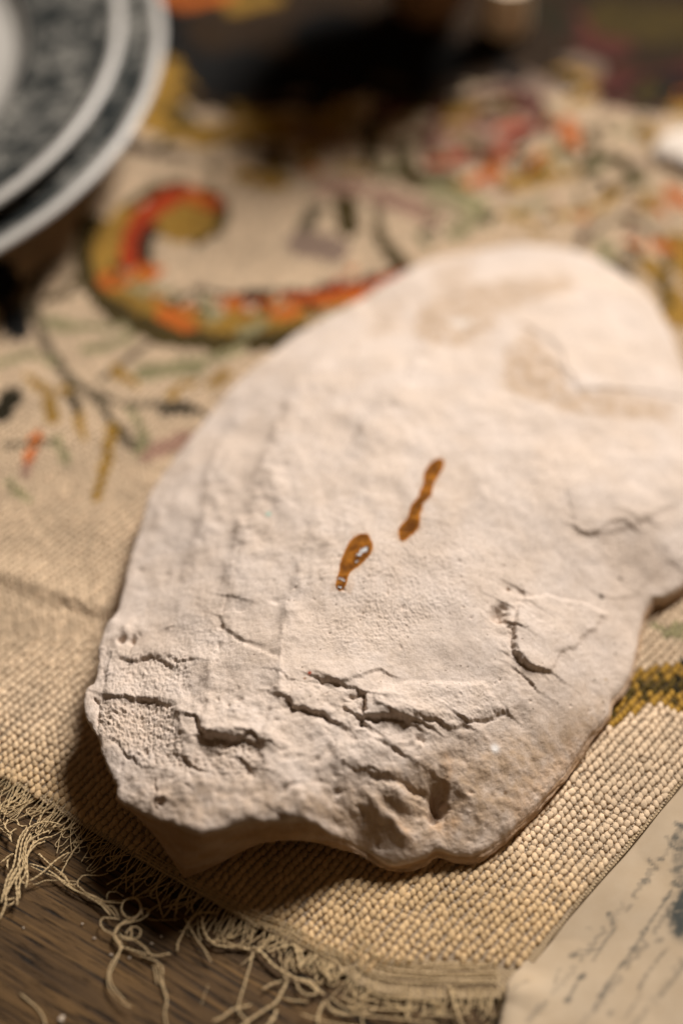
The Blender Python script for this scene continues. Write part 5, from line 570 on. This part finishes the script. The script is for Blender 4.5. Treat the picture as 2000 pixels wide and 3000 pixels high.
# canvas ground under the stitches, with its plain margin
gx = np.arange(-15, 16.01, .17); gy = np.arange(-16, 27.01, .17)
GX, GY = np.meshgrid(gx, gy)
ins = inside(GX.ravel(), GY.ravel(), CANVAS_AREA).reshape(GX.shape)
fx, fy = GX.ravel().copy(), GY.ravel().copy()
# pull the grid points just outside the outline onto it, for a clean edge
edge = resample(np.vstack([np.array(CANVAS_AREA), CANVAS_AREA[:1]]), 4000)
pad = np.pad(ins, 1); nb = (pad[:-2, 1:-1] | pad[2:, 1:-1] | pad[1:-1, :-2] | pad[1:-1, 2:] | pad[:-2, :-2] | pad[2:, 2:] | pad[:-2, 2:] | pad[2:, :-2])
ring_ = (nb & ~ins).ravel()
for i in np.nonzero(ring_)[0]:
    k = np.argmin((edge[:, 0] - fx[i]) ** 2 + (edge[:, 1] - fy[i]) ** 2)
    fx[i], fy[i] = edge[k]
okv = ins.ravel() | ring_
Q = grid_faces(*GX.shape)
Q = Q[okv[Q].all(1)]
zc = cloth_z(fx, fy) + .038
used, inv = np.unique(Q, return_inverse=True)
cv = np.stack([fx, fy, zc], 1)[used]
ccol = motif_shade_color(cv[:, 0], cv[:, 1]) * .62           # wool fills the stitched canvas; darkened as shade between the stitches
bare = ~inside(cv[:, 0], cv[:, 1], STITCH_AREA)
ccol[bare] = (.50, .38, .235)
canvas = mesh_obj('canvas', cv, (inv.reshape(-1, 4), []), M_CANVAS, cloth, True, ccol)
sol = canvas.modifiers.new('thickness', 'SOLIDIFY'); sol.thickness = .0007; sol.offset = -1


# ------------------------------------------------------------------ threads
def tube(P, rad, sides=6, plies=2, taper=True):
    """twisted yarn along the path P (n,3) in cm"""
    P = np.asarray(P, float); n = len(P)
    T = np.gradient(P, axis=0); T /= np.linalg.norm(T, axis=1)[:, None] + 1e-9
    up = np.tile([0, 0, 1.], (n, 1)); S = np.cross(T, up); S /= np.linalg.norm(S, axis=1)[:, None] + 1e-9
    U = np.cross(S, T)
    s = np.concatenate([[0], np.cumsum(np.linalg.norm(np.diff(P, axis=0), axis=1))])
    V, Qs, Ts = [], [], []
    base = 0
    for k in range(plies):
        ph = s * (2 * math.pi / (rad * 11)) + k * 2 * math.pi / plies
        off = rad * .50 if plies > 1 else 0
        c = P + off * (np.cos(ph)[:, None] * S + np.sin(ph)[:, None] * U)
        r = rad * (.62 if plies > 1 else 1) * np.ones(n)
        r = r * (1 + .3 * fbm(s * 5 + k * 9, s * 0 + rad * 300, 3, 170))
        if taper: r *= np.minimum(1, .45 + np.minimum(s, s[-1] - s) / (rad * 6))
        ang = np.arange(sides) * 2 * math.pi / sides
        ring = c[:, None, :] + r[:, None, None] * (np.cos(ang)[None, :, None] * S[:, None, :] + np.sin(ang)[None, :, None] * U[:, None, :])
        V.append(ring.reshape(-1, 3)); Qs.append(grid_faces(n, sides, True) + base)
        cap0 = np.arange(sides)[::-1] + base; cap1 = np.arange(sides) + base + (n - 1) * sides
        for cap in (cap0, cap1):
            Ts += [(cap[0], cap[j], cap[j + 1]) for j in range(1, sides - 1)]
        base += n * sides
    return np.vstack(V), np.vstack(Qs), np.array(Ts)


def rest_z(x, y):
    on = inside(x, y, CANVAS_AREA)
    return np.where(on, cloth_z(x, y) + .06, .0)


def lay_thread(name, pts, rad, z, ply, parent, wig=.03, lift=True):
    P2 = resample(catmull(np.array(pts), 14), max(12, int(np.linalg.norm(np.diff(np.array(pts), axis=0), axis=1).sum() / .045)))
    sd = random.randint(0, 500)
    t = np.arange(len(P2)) * .045
    P2 = P2 + wig * np.stack([fbm(t * 1.8, t * 0 + .5, 3, sd), fbm(t * 1.8, t * 0 + 7.5, 3, sd + 3)], 1)
    g = rest_z(P2[:, 0], P2[:, 1])
    zz = np.maximum(g + rad, z + .10 * fbm(t * .8, t * 0 + 3.5, 2, sd + 9))
    k = 9
    zz = np.convolve(np.pad(zz, k, mode='edge'), np.ones(2 * k + 1) / (2 * k + 1), mode='valid')
    rad *= .70
    v, q, tr = tube(np.column_stack([P2, zz]), rad, 6, ply)
    return mesh_obj(name, v, (q, tr), M_THREAD, parent)


for pts, rad, z, ply in LOOSE_THREADS:
    lay_thread('loose_thread', pts, rad, z, ply, cloth)
# short fringe all along the frayed front edge
fl = resample(catmull(np.array(FRAY_LINE), 20), 900)
seg = np.concatenate([[0], np.cumsum(np.linalg.norm(np.diff(fl, axis=0), axis=1))])
n_f = 235
for k in range(n_f):
    sp = (k + random.uniform(.2, .8)) / n_f * seg[-1]
    p = np.array([np.interp(sp, seg, fl[:, 0]), np.interp(sp, seg, fl[:, 1])])
    q = np.array([np.interp(sp + .2, seg, fl[:, 0]), np.interp(sp + .2, seg, fl[:, 1])]) - p
    q = q / (np.linalg.norm(q) + 1e-9) if np.linalg.norm(q) > .02 else np.array([.85, -.5])
    nrm = np.array([q[1], -q[0]])
    if nrm[1] > 0: nrm = -nrm
    frac = sp / seg[-1]
    ln = random.uniform(.12, .6) if frac > .80 else random.uniform(.35, .8) if frac > .55 else random.uniform(.45, 1.15)
    if random.random() < .08: ln *= 1.5
    lean = random.gauss(-.15, .35)
    pts = [p - nrm * .22, p, p + nrm * ln * .5 + q * ln * lean * .3 + q * random.gauss(0, .04), p + nrm * ln + q * ln * lean]
    if random.random() < .35:                          # pulled loop
        pts.append(p + nrm * ln * .8 + q * (ln * lean + random.choice([-1, 1]) * .14)); pts.append(p + nrm * .1 + q * random.uniform(-.2, .2))
    lay_thread('fringe_thread', pts, random.uniform(.013, .027), .07, 2, cloth, .05)
# the last few canvas threads that run along the edge, left bare
for k in range(11):
    off = .05 - .085 * k
    q = np.gradient(fl, axis=0); q /= np.linalg.norm(q, axis=1)[:, None]
    nr = np.column_stack([q[:, 1], -q[:, 0]])
    line = (fl + nr * (off + .015))[(300 if k < 4 else 640):(660 if k < 4 else 885):12]
    lay_thread('edge_thread', line, .026, .2, 2, cloth, .03)

knot = tag(empty('tangled_thread'), 'looped tangle of unravelled linen thread lying on the dark wood', 'thread')
for pts, rad, z, ply in KNOT:
    lay_thread('strand', pts, rad, z, ply, knot, .02)
tag(lay_thread('stray_thread', STRAY, .028, .03, 2, None), 'short stray thread lying alone on the wood at the lower left corner', 'thread')
tag(lay_thread('lint_fibre', STRAY_FINE, .008, .015, 1, None), 'hair-thin pale fibre on the wood between tangle and fringe', 'thread')
for k, (x, y) in enumerate(CRUMBS):
    r = .035 if k < 7 else .07
    a = np.array([(1, 1, .4), (-1, .8, .5), (-.9, -1, .3), (1, -.8, .5), (.1, .1, 1.3), (0, 0, -.6)]) * r * np.array([random.uniform(.7, 1.2), random.uniform(.6, 1.1), .8])
    c = mesh_obj('crumb', a + np.array([x, y, r * .5]), [(0, 1, 4), (1, 2, 4), (2, 3, 4), (3, 0, 4), (1, 0, 5), (2, 1, 5), (3, 2, 5), (0, 3, 5)], M_CRUMB)
    tag(c, 'tiny pale plaster crumb lying on the dark wood', 'crumb', 'plaster crumbs on the wood')

# ------------------------------------------------------------------ plaster slab
rim = np.array(SLAB_RIM); ctl = np.vstack([rim, np.array(SLAB_INNER)])
tps = lambda r2: 0.5 * r2 * np.log(r2 + 1e-9)
n = len(ctl)
Am = np.zeros((n + 3, n + 3)); d2 = ((ctl[:, None, :2] - ctl[None, :, :2]) ** 2).sum(-1)
Am[:n, :n] = tps(d2) + .3 * np.eye(n); Am[:n, n] = 1; Am[:n, n + 1:] = ctl[:, :2]; Am[n:, :n] = Am[:n, n:].T
Wt = np.linalg.solve(Am, np.concatenate([ctl[:, 2], np.zeros(3)]))


def slab_base(x, y):
    out = Wt[-3] + Wt[-2] * x + Wt[-1] * y
    for k in range(n):
        out = out + Wt[k] * tps((x - ctl[k, 0]) ** 2 + (y - ctl[k, 1]) ** 2)
    return out


def slab_top(x, y):
    z = slab_base(x, y)
    wx_ = x + .06 * fbm(x * 2.5, y * 2.5, 5, 50, .6); wy_ = y + .06 * fbm(x * 2.5 + 5, y * 2.5, 5, 52, .6)
    wx_ = wx_ + .022 * fbm(x * 13, y * 13, 2, 54); wy_ = wy_ + .022 * fbm(x * 13 + 5, y * 13, 2, 56)
    z += .085 * fbm(x * .45, y * .45, 3, 60) + .038 * fbm(x * 1.5, y * 1.5, 3, 62) + .0085 * fbm(x * 8, y * 9, 3, 64, .7) * np.clip(.45 + 1.6 * fbm(x * .5, y * .5, 2, 68), .12, 1.2) * (.35 + .65 * sstep(-1.0, -5.5, y))
    front = sstep(-6.0, -9.0, y + .12 * x)            # the broken, lumpier front third
    z += front * (.085 * fbm(x * 1.1, y * 1.1, 3, 61) + .026 * fbm(x * 4.0, y * 4.0, 4, 63, .6))
    z += .006 * sstep(1.0, -4.0, y) * np.abs(fbm(x * 5, y * 6, 4, 65, .65)) * (.4 + np.clip(1.5 * fbm(x * .6, y * .6, 2, 67) + .5, 0, 1.5))
    # worn, rippled trowel marks
    z += .008 * fbm(x * 2.2 + y * .5, y * .35, 3, 66)
    grain = fbm(x * 9, y * 11, 3, 70, .75)
    for pts, amp, off, soft in ROUGH:
        m = poly_mask(wx_, wy_, pts, soft)
        z += m * (off + amp * 1.5 * grain)
    for pts, h, soft in SKIMS:
        z += 1.35 * h * poly_mask(wx_ + .12 * fbm(x * 1.3, y * 1.3, 3, 58), wy_, pts, soft)
    for pts, h, w in RIDGES:                           # trowelled ridges, steep on the left, easing away to the right
        P = np.array(pts); ext = 2.2 * w
        b = (x > P[:, 0].min() - ext) & (x < P[:, 0].max() + ext) & (y > P[:, 1].min() - ext) & (y < P[:, 1].max() + ext)
        if not b.any(): continue
        xs = x[b] + .10 * fbm(x[b] * 1.1, y[b] * 1.1, 4, 85); ys = y[b]
        sd, t = poly_signed(xs, ys, pts)
        env = np.sin(np.pi * np.clip(t, .0, 1)) ** .6 * np.clip(.8 + .8 * fbm(xs * 1.2, ys * 1.2, 3, 87), .15, 1.4)
        # running towards the viewer, the left of the picture lies on the positive side
        z[b] += 1.9 * h * env * np.where(sd > 0, np.exp(-(sd / (.28 * w + .04)) ** 2), np.exp(-(sd / w) ** 2))
    for pts, w, dep, lip in CRACKS:
        P = np.array(pts); ext = .9
        b = (x > P[:, 0].min() - ext) & (x < P[:, 0].max() + ext) & (y > P[:, 1].min() - ext) & (y < P[:, 1].max() + ext)
        if not b.any(): continue
        xs, ys = wx_[b], wy_[b]
        d, t, s = poly_dist(xs, ys, pts)
        jag = 1 + .9 * fbm(xs * 4, ys * 4, 3, 80)
        ww = w * .92 * np.clip(jag, .4, 1.7) * (.55 + .45 * np.sin(np.pi * np.clip(t, .06, .94)))
        prof = np.where(s > 0, np.exp(-(d / (.5 * ww)) ** 2), .62 * np.exp(-(d / (.9 * ww)) ** 2) + .38 * np.exp(-(d / (3.6 * ww)) ** 1.2))
        z[b] += -(.10 + 1.25 * dep) * dep * np.clip(jag, .3, 1.4) * prof + 1.25 * lip * np.exp(-(d / .55) ** 2) * sstep(-.03, .05, s)
    for bx_, by_, rx, ry, ang, h in BUMPS:
        R_ = 3 * max(rx, ry)
        b = (np.abs(x - bx_) < R_) & (np.abs(y - by_) < R_)
        if not b.any(): continue
        c, s = math.cos(math.radians(ang)), math.sin(math.radians(ang))
        dx, dy = wx_[b] - bx_, wy_[b] - by_
        q = ((dx * c + dy * s) / rx) ** 2 + ((-dx * s + dy * c) / ry) ** 2
        z[b] += h * np.exp(-q * 1.2)
    return z


NT, NR, NW, NB = 1700, 380, 30, 24
rimc = resample(catmull(rim, 24, True), NT, True)
tt_ = np.arange(NT)
cen = np.array([1.6, -2.2])
radial = rimc[:, :2] - cen; rl = np.linalg.norm(radial, axis=1)[:, None]
rag = ((.035 + .05 * (rimc[:, 0] < -4) * (rimc[:, 1] < -3.5)) * fbm(tt_ * .045, tt_ * 0 + .3, 5, 90, .6))[:, None] * np.hanning(NT)[:, None] ** .05
rimc[:, :2] += radial / rl * rag
fr = 1 - (1 - np.linspace(0.004, 1, NR)) ** 1.12
XY = cen[None, None, :] + fr[:, None, None] * (rimc[None, :, :2] - cen)
tx, ty = XY[..., 0].ravel(), XY[..., 1].ravel()
tz = slab_top(tx, ty)
edge_d = ((1 - fr)[:, None] * rl.T).ravel()
round_r = .16
tz -= .10 * (1 - np.sqrt(np.clip(1 - np.clip(1 - edge_d / round_r, 0, 1) ** 2, 0, 1)))
tz = np.maximum(tz, .45)
top = np.column_stack([tx, ty, tz]).reshape(NR, NT, 3)
# foot line: traced where it shows, tucked in under the rim elsewhere
last = top[-1]
ang_r = np.arctan2(last[:, 1] - cen[1], last[:, 0] - cen[0])
ft = np.array(SLAB_FOOT); af = np.arctan2(ft[:, 1] - cen[1], ft[:, 0] - cen[0]); so = np.argsort(af); ft, af = ft[so], af[so]
inset = np.interp(last[:, 2], [.6, 1.0, 2.0], [.02, .22, .75])
foot = last.copy(); foot[:, :2] -= (radial / rl) * inset[:, None]; foot[:, 2] = .22
wgt = sstep(af[0] - .06, af[0], ang_r) * (1 - sstep(af[-1], af[-1] + .06, ang_r))
tr_ = np.column_stack([np.interp(ang_r, af, ft[:, k]) for k in range(3)])
foot = foot * (1 - wgt[:, None]) + tr_ * wgt[:, None]
foot[:, 2] = np.minimum(foot[:, 2], last[:, 2] - .12)
rings = [top.reshape(-1, 3)]
for k in range(1, NW + 1):
    f = k / NW
    p = last * (1 - f) + foot * f
    bul = .10 * math.sin(math.pi * f) + (.13 * fbm(tt_ * .035, tt_ * 0 + f * 3, 4, 95) + .05 * fbm(tt_ * .15, tt_ * 0 + f * 9, 3, 97)) * math.sin(math.pi * min(1, f * 1.2 + .05) * .5) * (1 - .6 * f)
    p[:, :2] += radial / rl * np.asarray(bul).reshape(-1, 1)
    rings.append(p)
for k in range(1, NB + 1):
    f = k / NB
    p = foot.copy()
    p[:, :2] = cen + (foot[:, :2] - cen) * (1 - f * .985)
    p[:, 2] = foot[:, 2] + (.95 - foot[:, 2]) * sstep(0, .35, np.full(NT, f)) * .9
    p[:, 2] = np.minimum(p[:, 2], slab_base(p[:, 0], p[:, 1]) - .35)
    rings.append(p)
SV = np.vstack(rings)
nrows = NR + NW + NB
SQ = grid_faces(nrows, NT, True)[:, ::-1]
c0 = len(SV)
SV = np.vstack([SV, [top[0].mean(0)], [rings[-1].mean(0)]])
ST = np.vstack([np.column_stack([np.full(NT, c0), (tt_ + 1) % NT, tt_])[:, ::-1], np.column_stack([np.full(NT, c0 + 1), tt_ + (nrows - 1) * NT, (tt_ + 1) % NT + (nrows - 1) * NT])[:, ::-1]])
# orientation: top normals must point up
x, y = SV[:, 0], SV[:, 1]
white = np.array([.665, .585, .53])
colr = np.tile(white, (len(SV), 1))
colr *= (1 + .09 * fbm(x * .8, y * .8, 4, 101))[:, None]
warm = np.clip(.5 + 1.6 * fbm(x * .55 + 3, y * .55, 4, 109, .6), 0, 1)[:, None] * .32
colr = colr * (1 - warm) + colr * np.array([.97, .90, .80]) * warm
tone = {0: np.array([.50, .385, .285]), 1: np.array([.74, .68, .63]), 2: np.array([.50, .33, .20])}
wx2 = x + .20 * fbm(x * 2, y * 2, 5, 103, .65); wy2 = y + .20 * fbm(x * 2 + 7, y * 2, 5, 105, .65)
for pts, s, soft, ci in TINTS:  # tan patches and stains; the wide front ones also paint light falloff
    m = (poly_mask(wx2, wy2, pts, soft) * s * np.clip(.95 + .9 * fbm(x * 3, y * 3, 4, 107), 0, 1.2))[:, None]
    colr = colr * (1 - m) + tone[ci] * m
nt_ = NR * NT
for px, py, r, c in SPECKS:
    b = np.nonzero((np.abs(x - px) < 3 * r) & (np.abs(y - py) < 3 * r) & (np.arange(len(x)) < nt_))[0]
    m = np.exp(-(((x[b] - px) ** 2 + (y[b] - py) ** 2) / r ** 2) ** 1.5)[:, None]
    colr[b] = colr[b] * (1 - m) + np.array(c) * m
# the broken side and the underside get a darker tan
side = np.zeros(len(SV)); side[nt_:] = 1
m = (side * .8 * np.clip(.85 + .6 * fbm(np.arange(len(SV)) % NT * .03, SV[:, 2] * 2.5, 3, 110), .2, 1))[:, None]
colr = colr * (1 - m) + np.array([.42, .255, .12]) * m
slab = empty('broken_plaster_piece')
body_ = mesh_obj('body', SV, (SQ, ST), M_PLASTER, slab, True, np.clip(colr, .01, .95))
tag(slab, 'large chalky white broken plaster slab with cracks and two amber drips', 'plaster slab', None, 'thing')
import bmesh
bm_ = bmesh.new(); bm_.from_mesh(body_.data); bmesh.ops.recalc_face_normals(bm_, faces=bm_.faces); bm_.to_mesh(body_.data); bm_.free()


def blob(name, outline, mat, parent, thick, ring_n, cols, sink=.012):
    """a flat drop of varnish: domed towards the middle, lying on the slab"""
    O = resample(catmull(np.array(outline), 8, True), 160, True)
    # skeleton-based inset keeps narrow necks narrow
    xs = np.arange(O[:, 0].min() - .02, O[:, 0].max() + .02, .022); ys = np.arange(O[:, 1].min() - .02, O[:, 1].max() + .02, .022)
    gx_, gy_ = np.meshgrid(xs, ys); sh = gx_.shape; gx_, gy_ = gx_.ravel(), gy_.ravel()
    wxx = gx_ + .02 * fbm(gx_ * 8, gy_ * 8, 2, 120); wyy = gy_ + .02 * fbm(gx_ * 8 + 3, gy_ * 8, 2, 122)
    d, _, _ = poly_dist(wxx, wyy, O, True); ii = inside(wxx, wyy, O)
    near = ii | (d < .024)
    q = grid_faces(*sh); q = q[near[q].all(1)]
    h = np.where(ii, np.minimum(d / .10, 1), -np.minimum(d / .02, 1) * .5)
    z = slab_top(gx_, gy_)
    zs = z + thick * np.where(ii, np.sqrt(np.clip(h, 0, 1)), h) - np.where(ii, 0, sink)
    e = np.clip(d / cols[2], 0, 1)[:, None] * np.clip(.75 + .9 * fbm(gx_ * 3, gy_ * 3, 3, 130), .1, 1)[:, None]
    c = np.array(cols[0]) * (1 - e) + np.array(cols[1]) * e
    us, iv = np.unique(q, return_inverse=True)
    return mesh_obj(name, np.column_stack([gx_, gy_, zs])[us], (iv.reshape(-1, 4), []), mat, parent, True, c[us])


AMB = ((.45, .18, .025), (.15, .058, .014), .075)
dl = blob('amber_drip', DRIP_LONG, M_DRIP, slab, .007, 6, AMB); dl['label'] = 'longer amber drip, narrow and beaded'
ds = blob('amber_drip', DRIP_SHORT, M_DRIP, slab, .008, 6, AMB); ds['label'] = 'shorter amber drip with a pale chip in it'
for k, pts in enumerate(DRIP_FLECKS):
    pc_ = np.array(pts); pc_ = pc_.mean(0) + (pc_ - pc_.mean(0)) * .72
    blob('pale_chip', pc_.tolist(), M_FLECK, ds, .018, 3, ((.5, .5, .48), (.55, .55, .53), .1), -.03)


# ------------------------------------------------------------------ plates
def lathe(name, prof, mat, parent, cx, cy, seg=160):
    prof = np.array(prof); a = np.arange(seg) * 2 * math.pi / seg
    V = np.stack([cx + prof[:, 0][:, None] * np.cos(a), cy + prof[:, 0][:, None] * np.sin(a), np.repeat(prof[:, 1][:, None], seg, 1)], -1).reshape(-1, 3)
    return mesh_obj(name, V, (grid_faces(len(prof), seg, True), []), mat, parent)


def plate(cx, cy, R, z0, zr, label, b0, b1):
    root = tag(empty('dinner_plate', (cx * CM, cy * CM, z0 * CM)), label, 'plate', 'stack of two plates')
    w = R * .70
    prof = [(.01, zr - 1.15), (w * .9, zr - 1.15), (w, zr - 1.05), (w * 1.04, zr - .75), (R * .80, zr - .50), (R * .93, zr - .15), (R * .965, zr), (R * .985, zr + .07), (R, zr + .03), (R * 1.003, zr - .06), (R * .985, zr - .16), (R * .80, zr - .80), (w * 1.02, zr - 1.2), (w * .95, z0 + .05), (w * .93, z0), (w * .88, z0), (w * .86, z0 + .1), (w * .80, zr - 1.45), (.01, zr - 1.45)]
    sm = catmull(np.array(prof), 6)
    body = lathe('body', sm, M_GLAZE, root, 0, 0)
    pr = []
    top_ = sm[:int(8 * 6)]
    for rr in np.linspace(b0, b1, 14):
        pr.append((rr, np.interp(rr, top_[:, 0], top_[:, 1]) + .012))
    bo = lathe('printed_border', pr, M_BORDER, root, 0, 0)
    for o_ in (body, bo): o_.location = (0, 0, -z0 * CM)
    return root


plate(-19.77, 17.79, 13.6, .32, 3.1, 'lower of the two stacked plates, its dark printed rim showing underneath', 10.2, 13.32)
plate(-19.79, 17.28, 12.35, 1.15, 3.9, 'upper stacked plate with white well and dark green printed border', 8.75, 12.08)

# ------------------------------------------------------------------ things at the back
jug = tag(empty('brown_jug', (.032, .236, .003)), 'blurred dark brown rounded jug standing at the back of the tapestry', 'jug')
jp = [(.01, .0), (.8, 0), (1.0, .12), (1.3, .5), (1.6, 1.3), (1.8, 2.4), (2.5, 3.4), (3.5, 4.8), (3.8, 6.4), (3.4, 8.0), (2.5, 9.0), (1.9, 9.9), (1.85, 10.8), (2.2, 11.5), (2.1, 11.55), (1.7, 10.8), (1.75, 9.8), (.01, 9.8)]  # unseen bulge above the foot is shaped to cast shade over the cloth
lathe('body', catmull(np.array(jp), 6), M_JUG, jug, 0, 0, 64)
hp = np.array([(1.8, 0, 10.6), (3.2, 0, 10.8), (4.5, 0, 9.8), (4.7, 0, 8.2), (3.5, 0, 7.4)])
v_, q_, t_ = tube(resample(catmull(hp, 10), 40), .45, 10, 1, False)
mesh_obj('handle', v_, (q_, t_), M_JUG, jug)
can = tag(empty('candle', (.0605, .226, .0035)), 'blurred beige stub candle right of the brown jug', 'candle')
lathe('wax', catmull(np.array([(.01, 0), (.6, 0), (.86, .12), (.92, .5), (.9, 1.2), (.9, 1.9), (.85, 2.1), (.6, 2.05), (.01, 2.0)]), 5), M_CANDLE, can, 0, 0, 48)
v_, q_, t_ = tube(np.array([(0, 0, 1.95), (.02, 0, 2.15), (.06, .02, 2.35), (.12, .02, 2.5)]), .07, 6, 1)
mesh_obj('wick', v_, (q_, t_), M_WICK, can)

# ------------------------------------------------------------------ letter paper, lower right
gx = np.arange(3.0, 17, .06); gy = np.arange(-21, -3.5, .06)
GX, GY = np.meshgrid(gx, gy)
x, y = GX.ravel(), GY.ravel()
ok = inside(x + .05 * fbm(x, y, 2, 140), y, PAPER)
Q = grid_faces(*GX.shape); Q = Q[ok[Q].all(1)]
pz = .05 + .14 * np.abs(fbm(x * .35, y * .35, 2, 141)) + .10 * np.exp(-((x * .75 + y * .66 + 6.3) / .9) ** 2)
ddp, _, _ = poly_dist(x, y, np.array(PAPER)[[6, 7, 0]])
pz = pz + .55 * np.exp(-((ddp - .25) / .6) ** 2) * sstep(-14.0, -15.0, y)
ep = (x - 4.3) * .745 - (y + 14.0) * .667
pz = pz + 1.1 * sstep(.3, 4.5, ep)
pc = np.tile(np.array([.43, .34, .235]), (x.size, 1)) * (1 + .10 * fbm(x * .6, y * .6, 3, 143))[:, None]
inkc = np.array([.040, .046, .042])
for pts, w, s in INK:
    d, t, _ = poly_dist(x + .03 * fbm(x * 5, y * 5, 2, 145), y, pts)
    m = np.clip(s * (1 - sstep(w * .4, w * 1.1, d)) * np.clip(.8 + 1.0 * fbm(x * 6, y * 6, 2, 147), .2, 1), 0, 1)[:, None]
    pc = pc * (1 - m) + inkc * m
ea_ = np.array([math.cos(math.radians(50)), math.sin(math.radians(50))]); en_ = np.array([ea_[1], -ea_[0]])
for row in range(8):                                   # faded lines of handwriting
    s0 = -1.5 + random.uniform(0, .6)
    while s0 < 9:
        ln = random.uniform(.35, 1.1); nz = max(4, int(ln / .07))
        o_ = np.array([4.6, -14.2]) + en_ * (.7 + row * 1.0)
        wd = [tuple(o_ + ea_ * (s0 + ln * k / nz) + en_ * (.05 * math.sin(k * 2.4 + row) + random.gauss(0, .035))) for k in range(nz + 1)]
        s0 += ln + random.uniform(.15, .4)
        W_ = np.array(wd); bb = (x > W_[:, 0].min() - .2) & (x < W_[:, 0].max() + .2) & (y > W_[:, 1].min() - .2) & (y < W_[:, 1].max() + .2)
        if not bb.any(): continue
        d, t, _ = poly_dist(x[bb], y[bb], wd)
        m = (random.uniform(.15, .40) * (1 - sstep(.02, .075, d)))[:, None]
        pc[bb] = pc[bb] * (1 - m) + inkc * m
us, iv = np.unique(Q, return_inverse=True)
pap = mesh_obj('letter_paper', np.column_stack([x, y, pz])[us], (iv.reshape(-1, 4), []), M_PAPER, None, True, pc[us])
sol = pap.modifiers.new('thickness', 'SOLIDIFY'); sol.thickness = .0002; sol.offset = -1
tag(pap, 'old paper sheet with faded dark handwriting beside the tapestry edge', 'paper')

# ------------------------------------------------------------------ pale lump added at the right edge in place of a sunlight glow
fc = np.array([13.3, 15.6, .22])
nu, nv = 48, 24
th_ = np.arange(nu) * 2 * math.pi / nu
FV = []
for k in range(nv):
    ph = math.pi * (k + .5) / nv
    rr = 1 + .22 * fbm(np.cos(th_) * 1.3 + 4, np.sin(th_) * 1.3 + ph, 4, 160)
    FV.append(np.column_stack([2.3 * rr * math.sin(ph) ** .6 * np.cos(th_), 1.2 * rr * math.sin(ph) ** .6 * np.sin(th_), .30 + .30 * math.cos(ph) * (1 + .2 * fbm(np.cos(th_) * 2, np.sin(th_) * 2 + ph, 3, 163))]))
FV = np.vstack(FV) + fc
FQ = grid_faces(nv, nu, True)
FV = np.vstack([FV, FV[:nu].mean(0)[None], FV[-nu:].mean(0)[None]])
FT = np.vstack([np.column_stack([np.full(nu, nu * nv), np.arange(nu), (np.arange(nu) + 1) % nu]), np.column_stack([np.full(nu, nu * nv + 1), (np.arange(nu) + 1) % nu + (nv - 1) * nu, np.arange(nu) + (nv - 1) * nu])])
fo = mesh_obj('sun_glow_lump', FV, (FQ[:, ::-1], FT), M_PLASTER, None, True, np.tile([.78, .72, .66], (len(FV), 1)))
tag(fo, 'pale lump added in place of a sunlight glow beyond the far right corner of the slab', 'fragment')
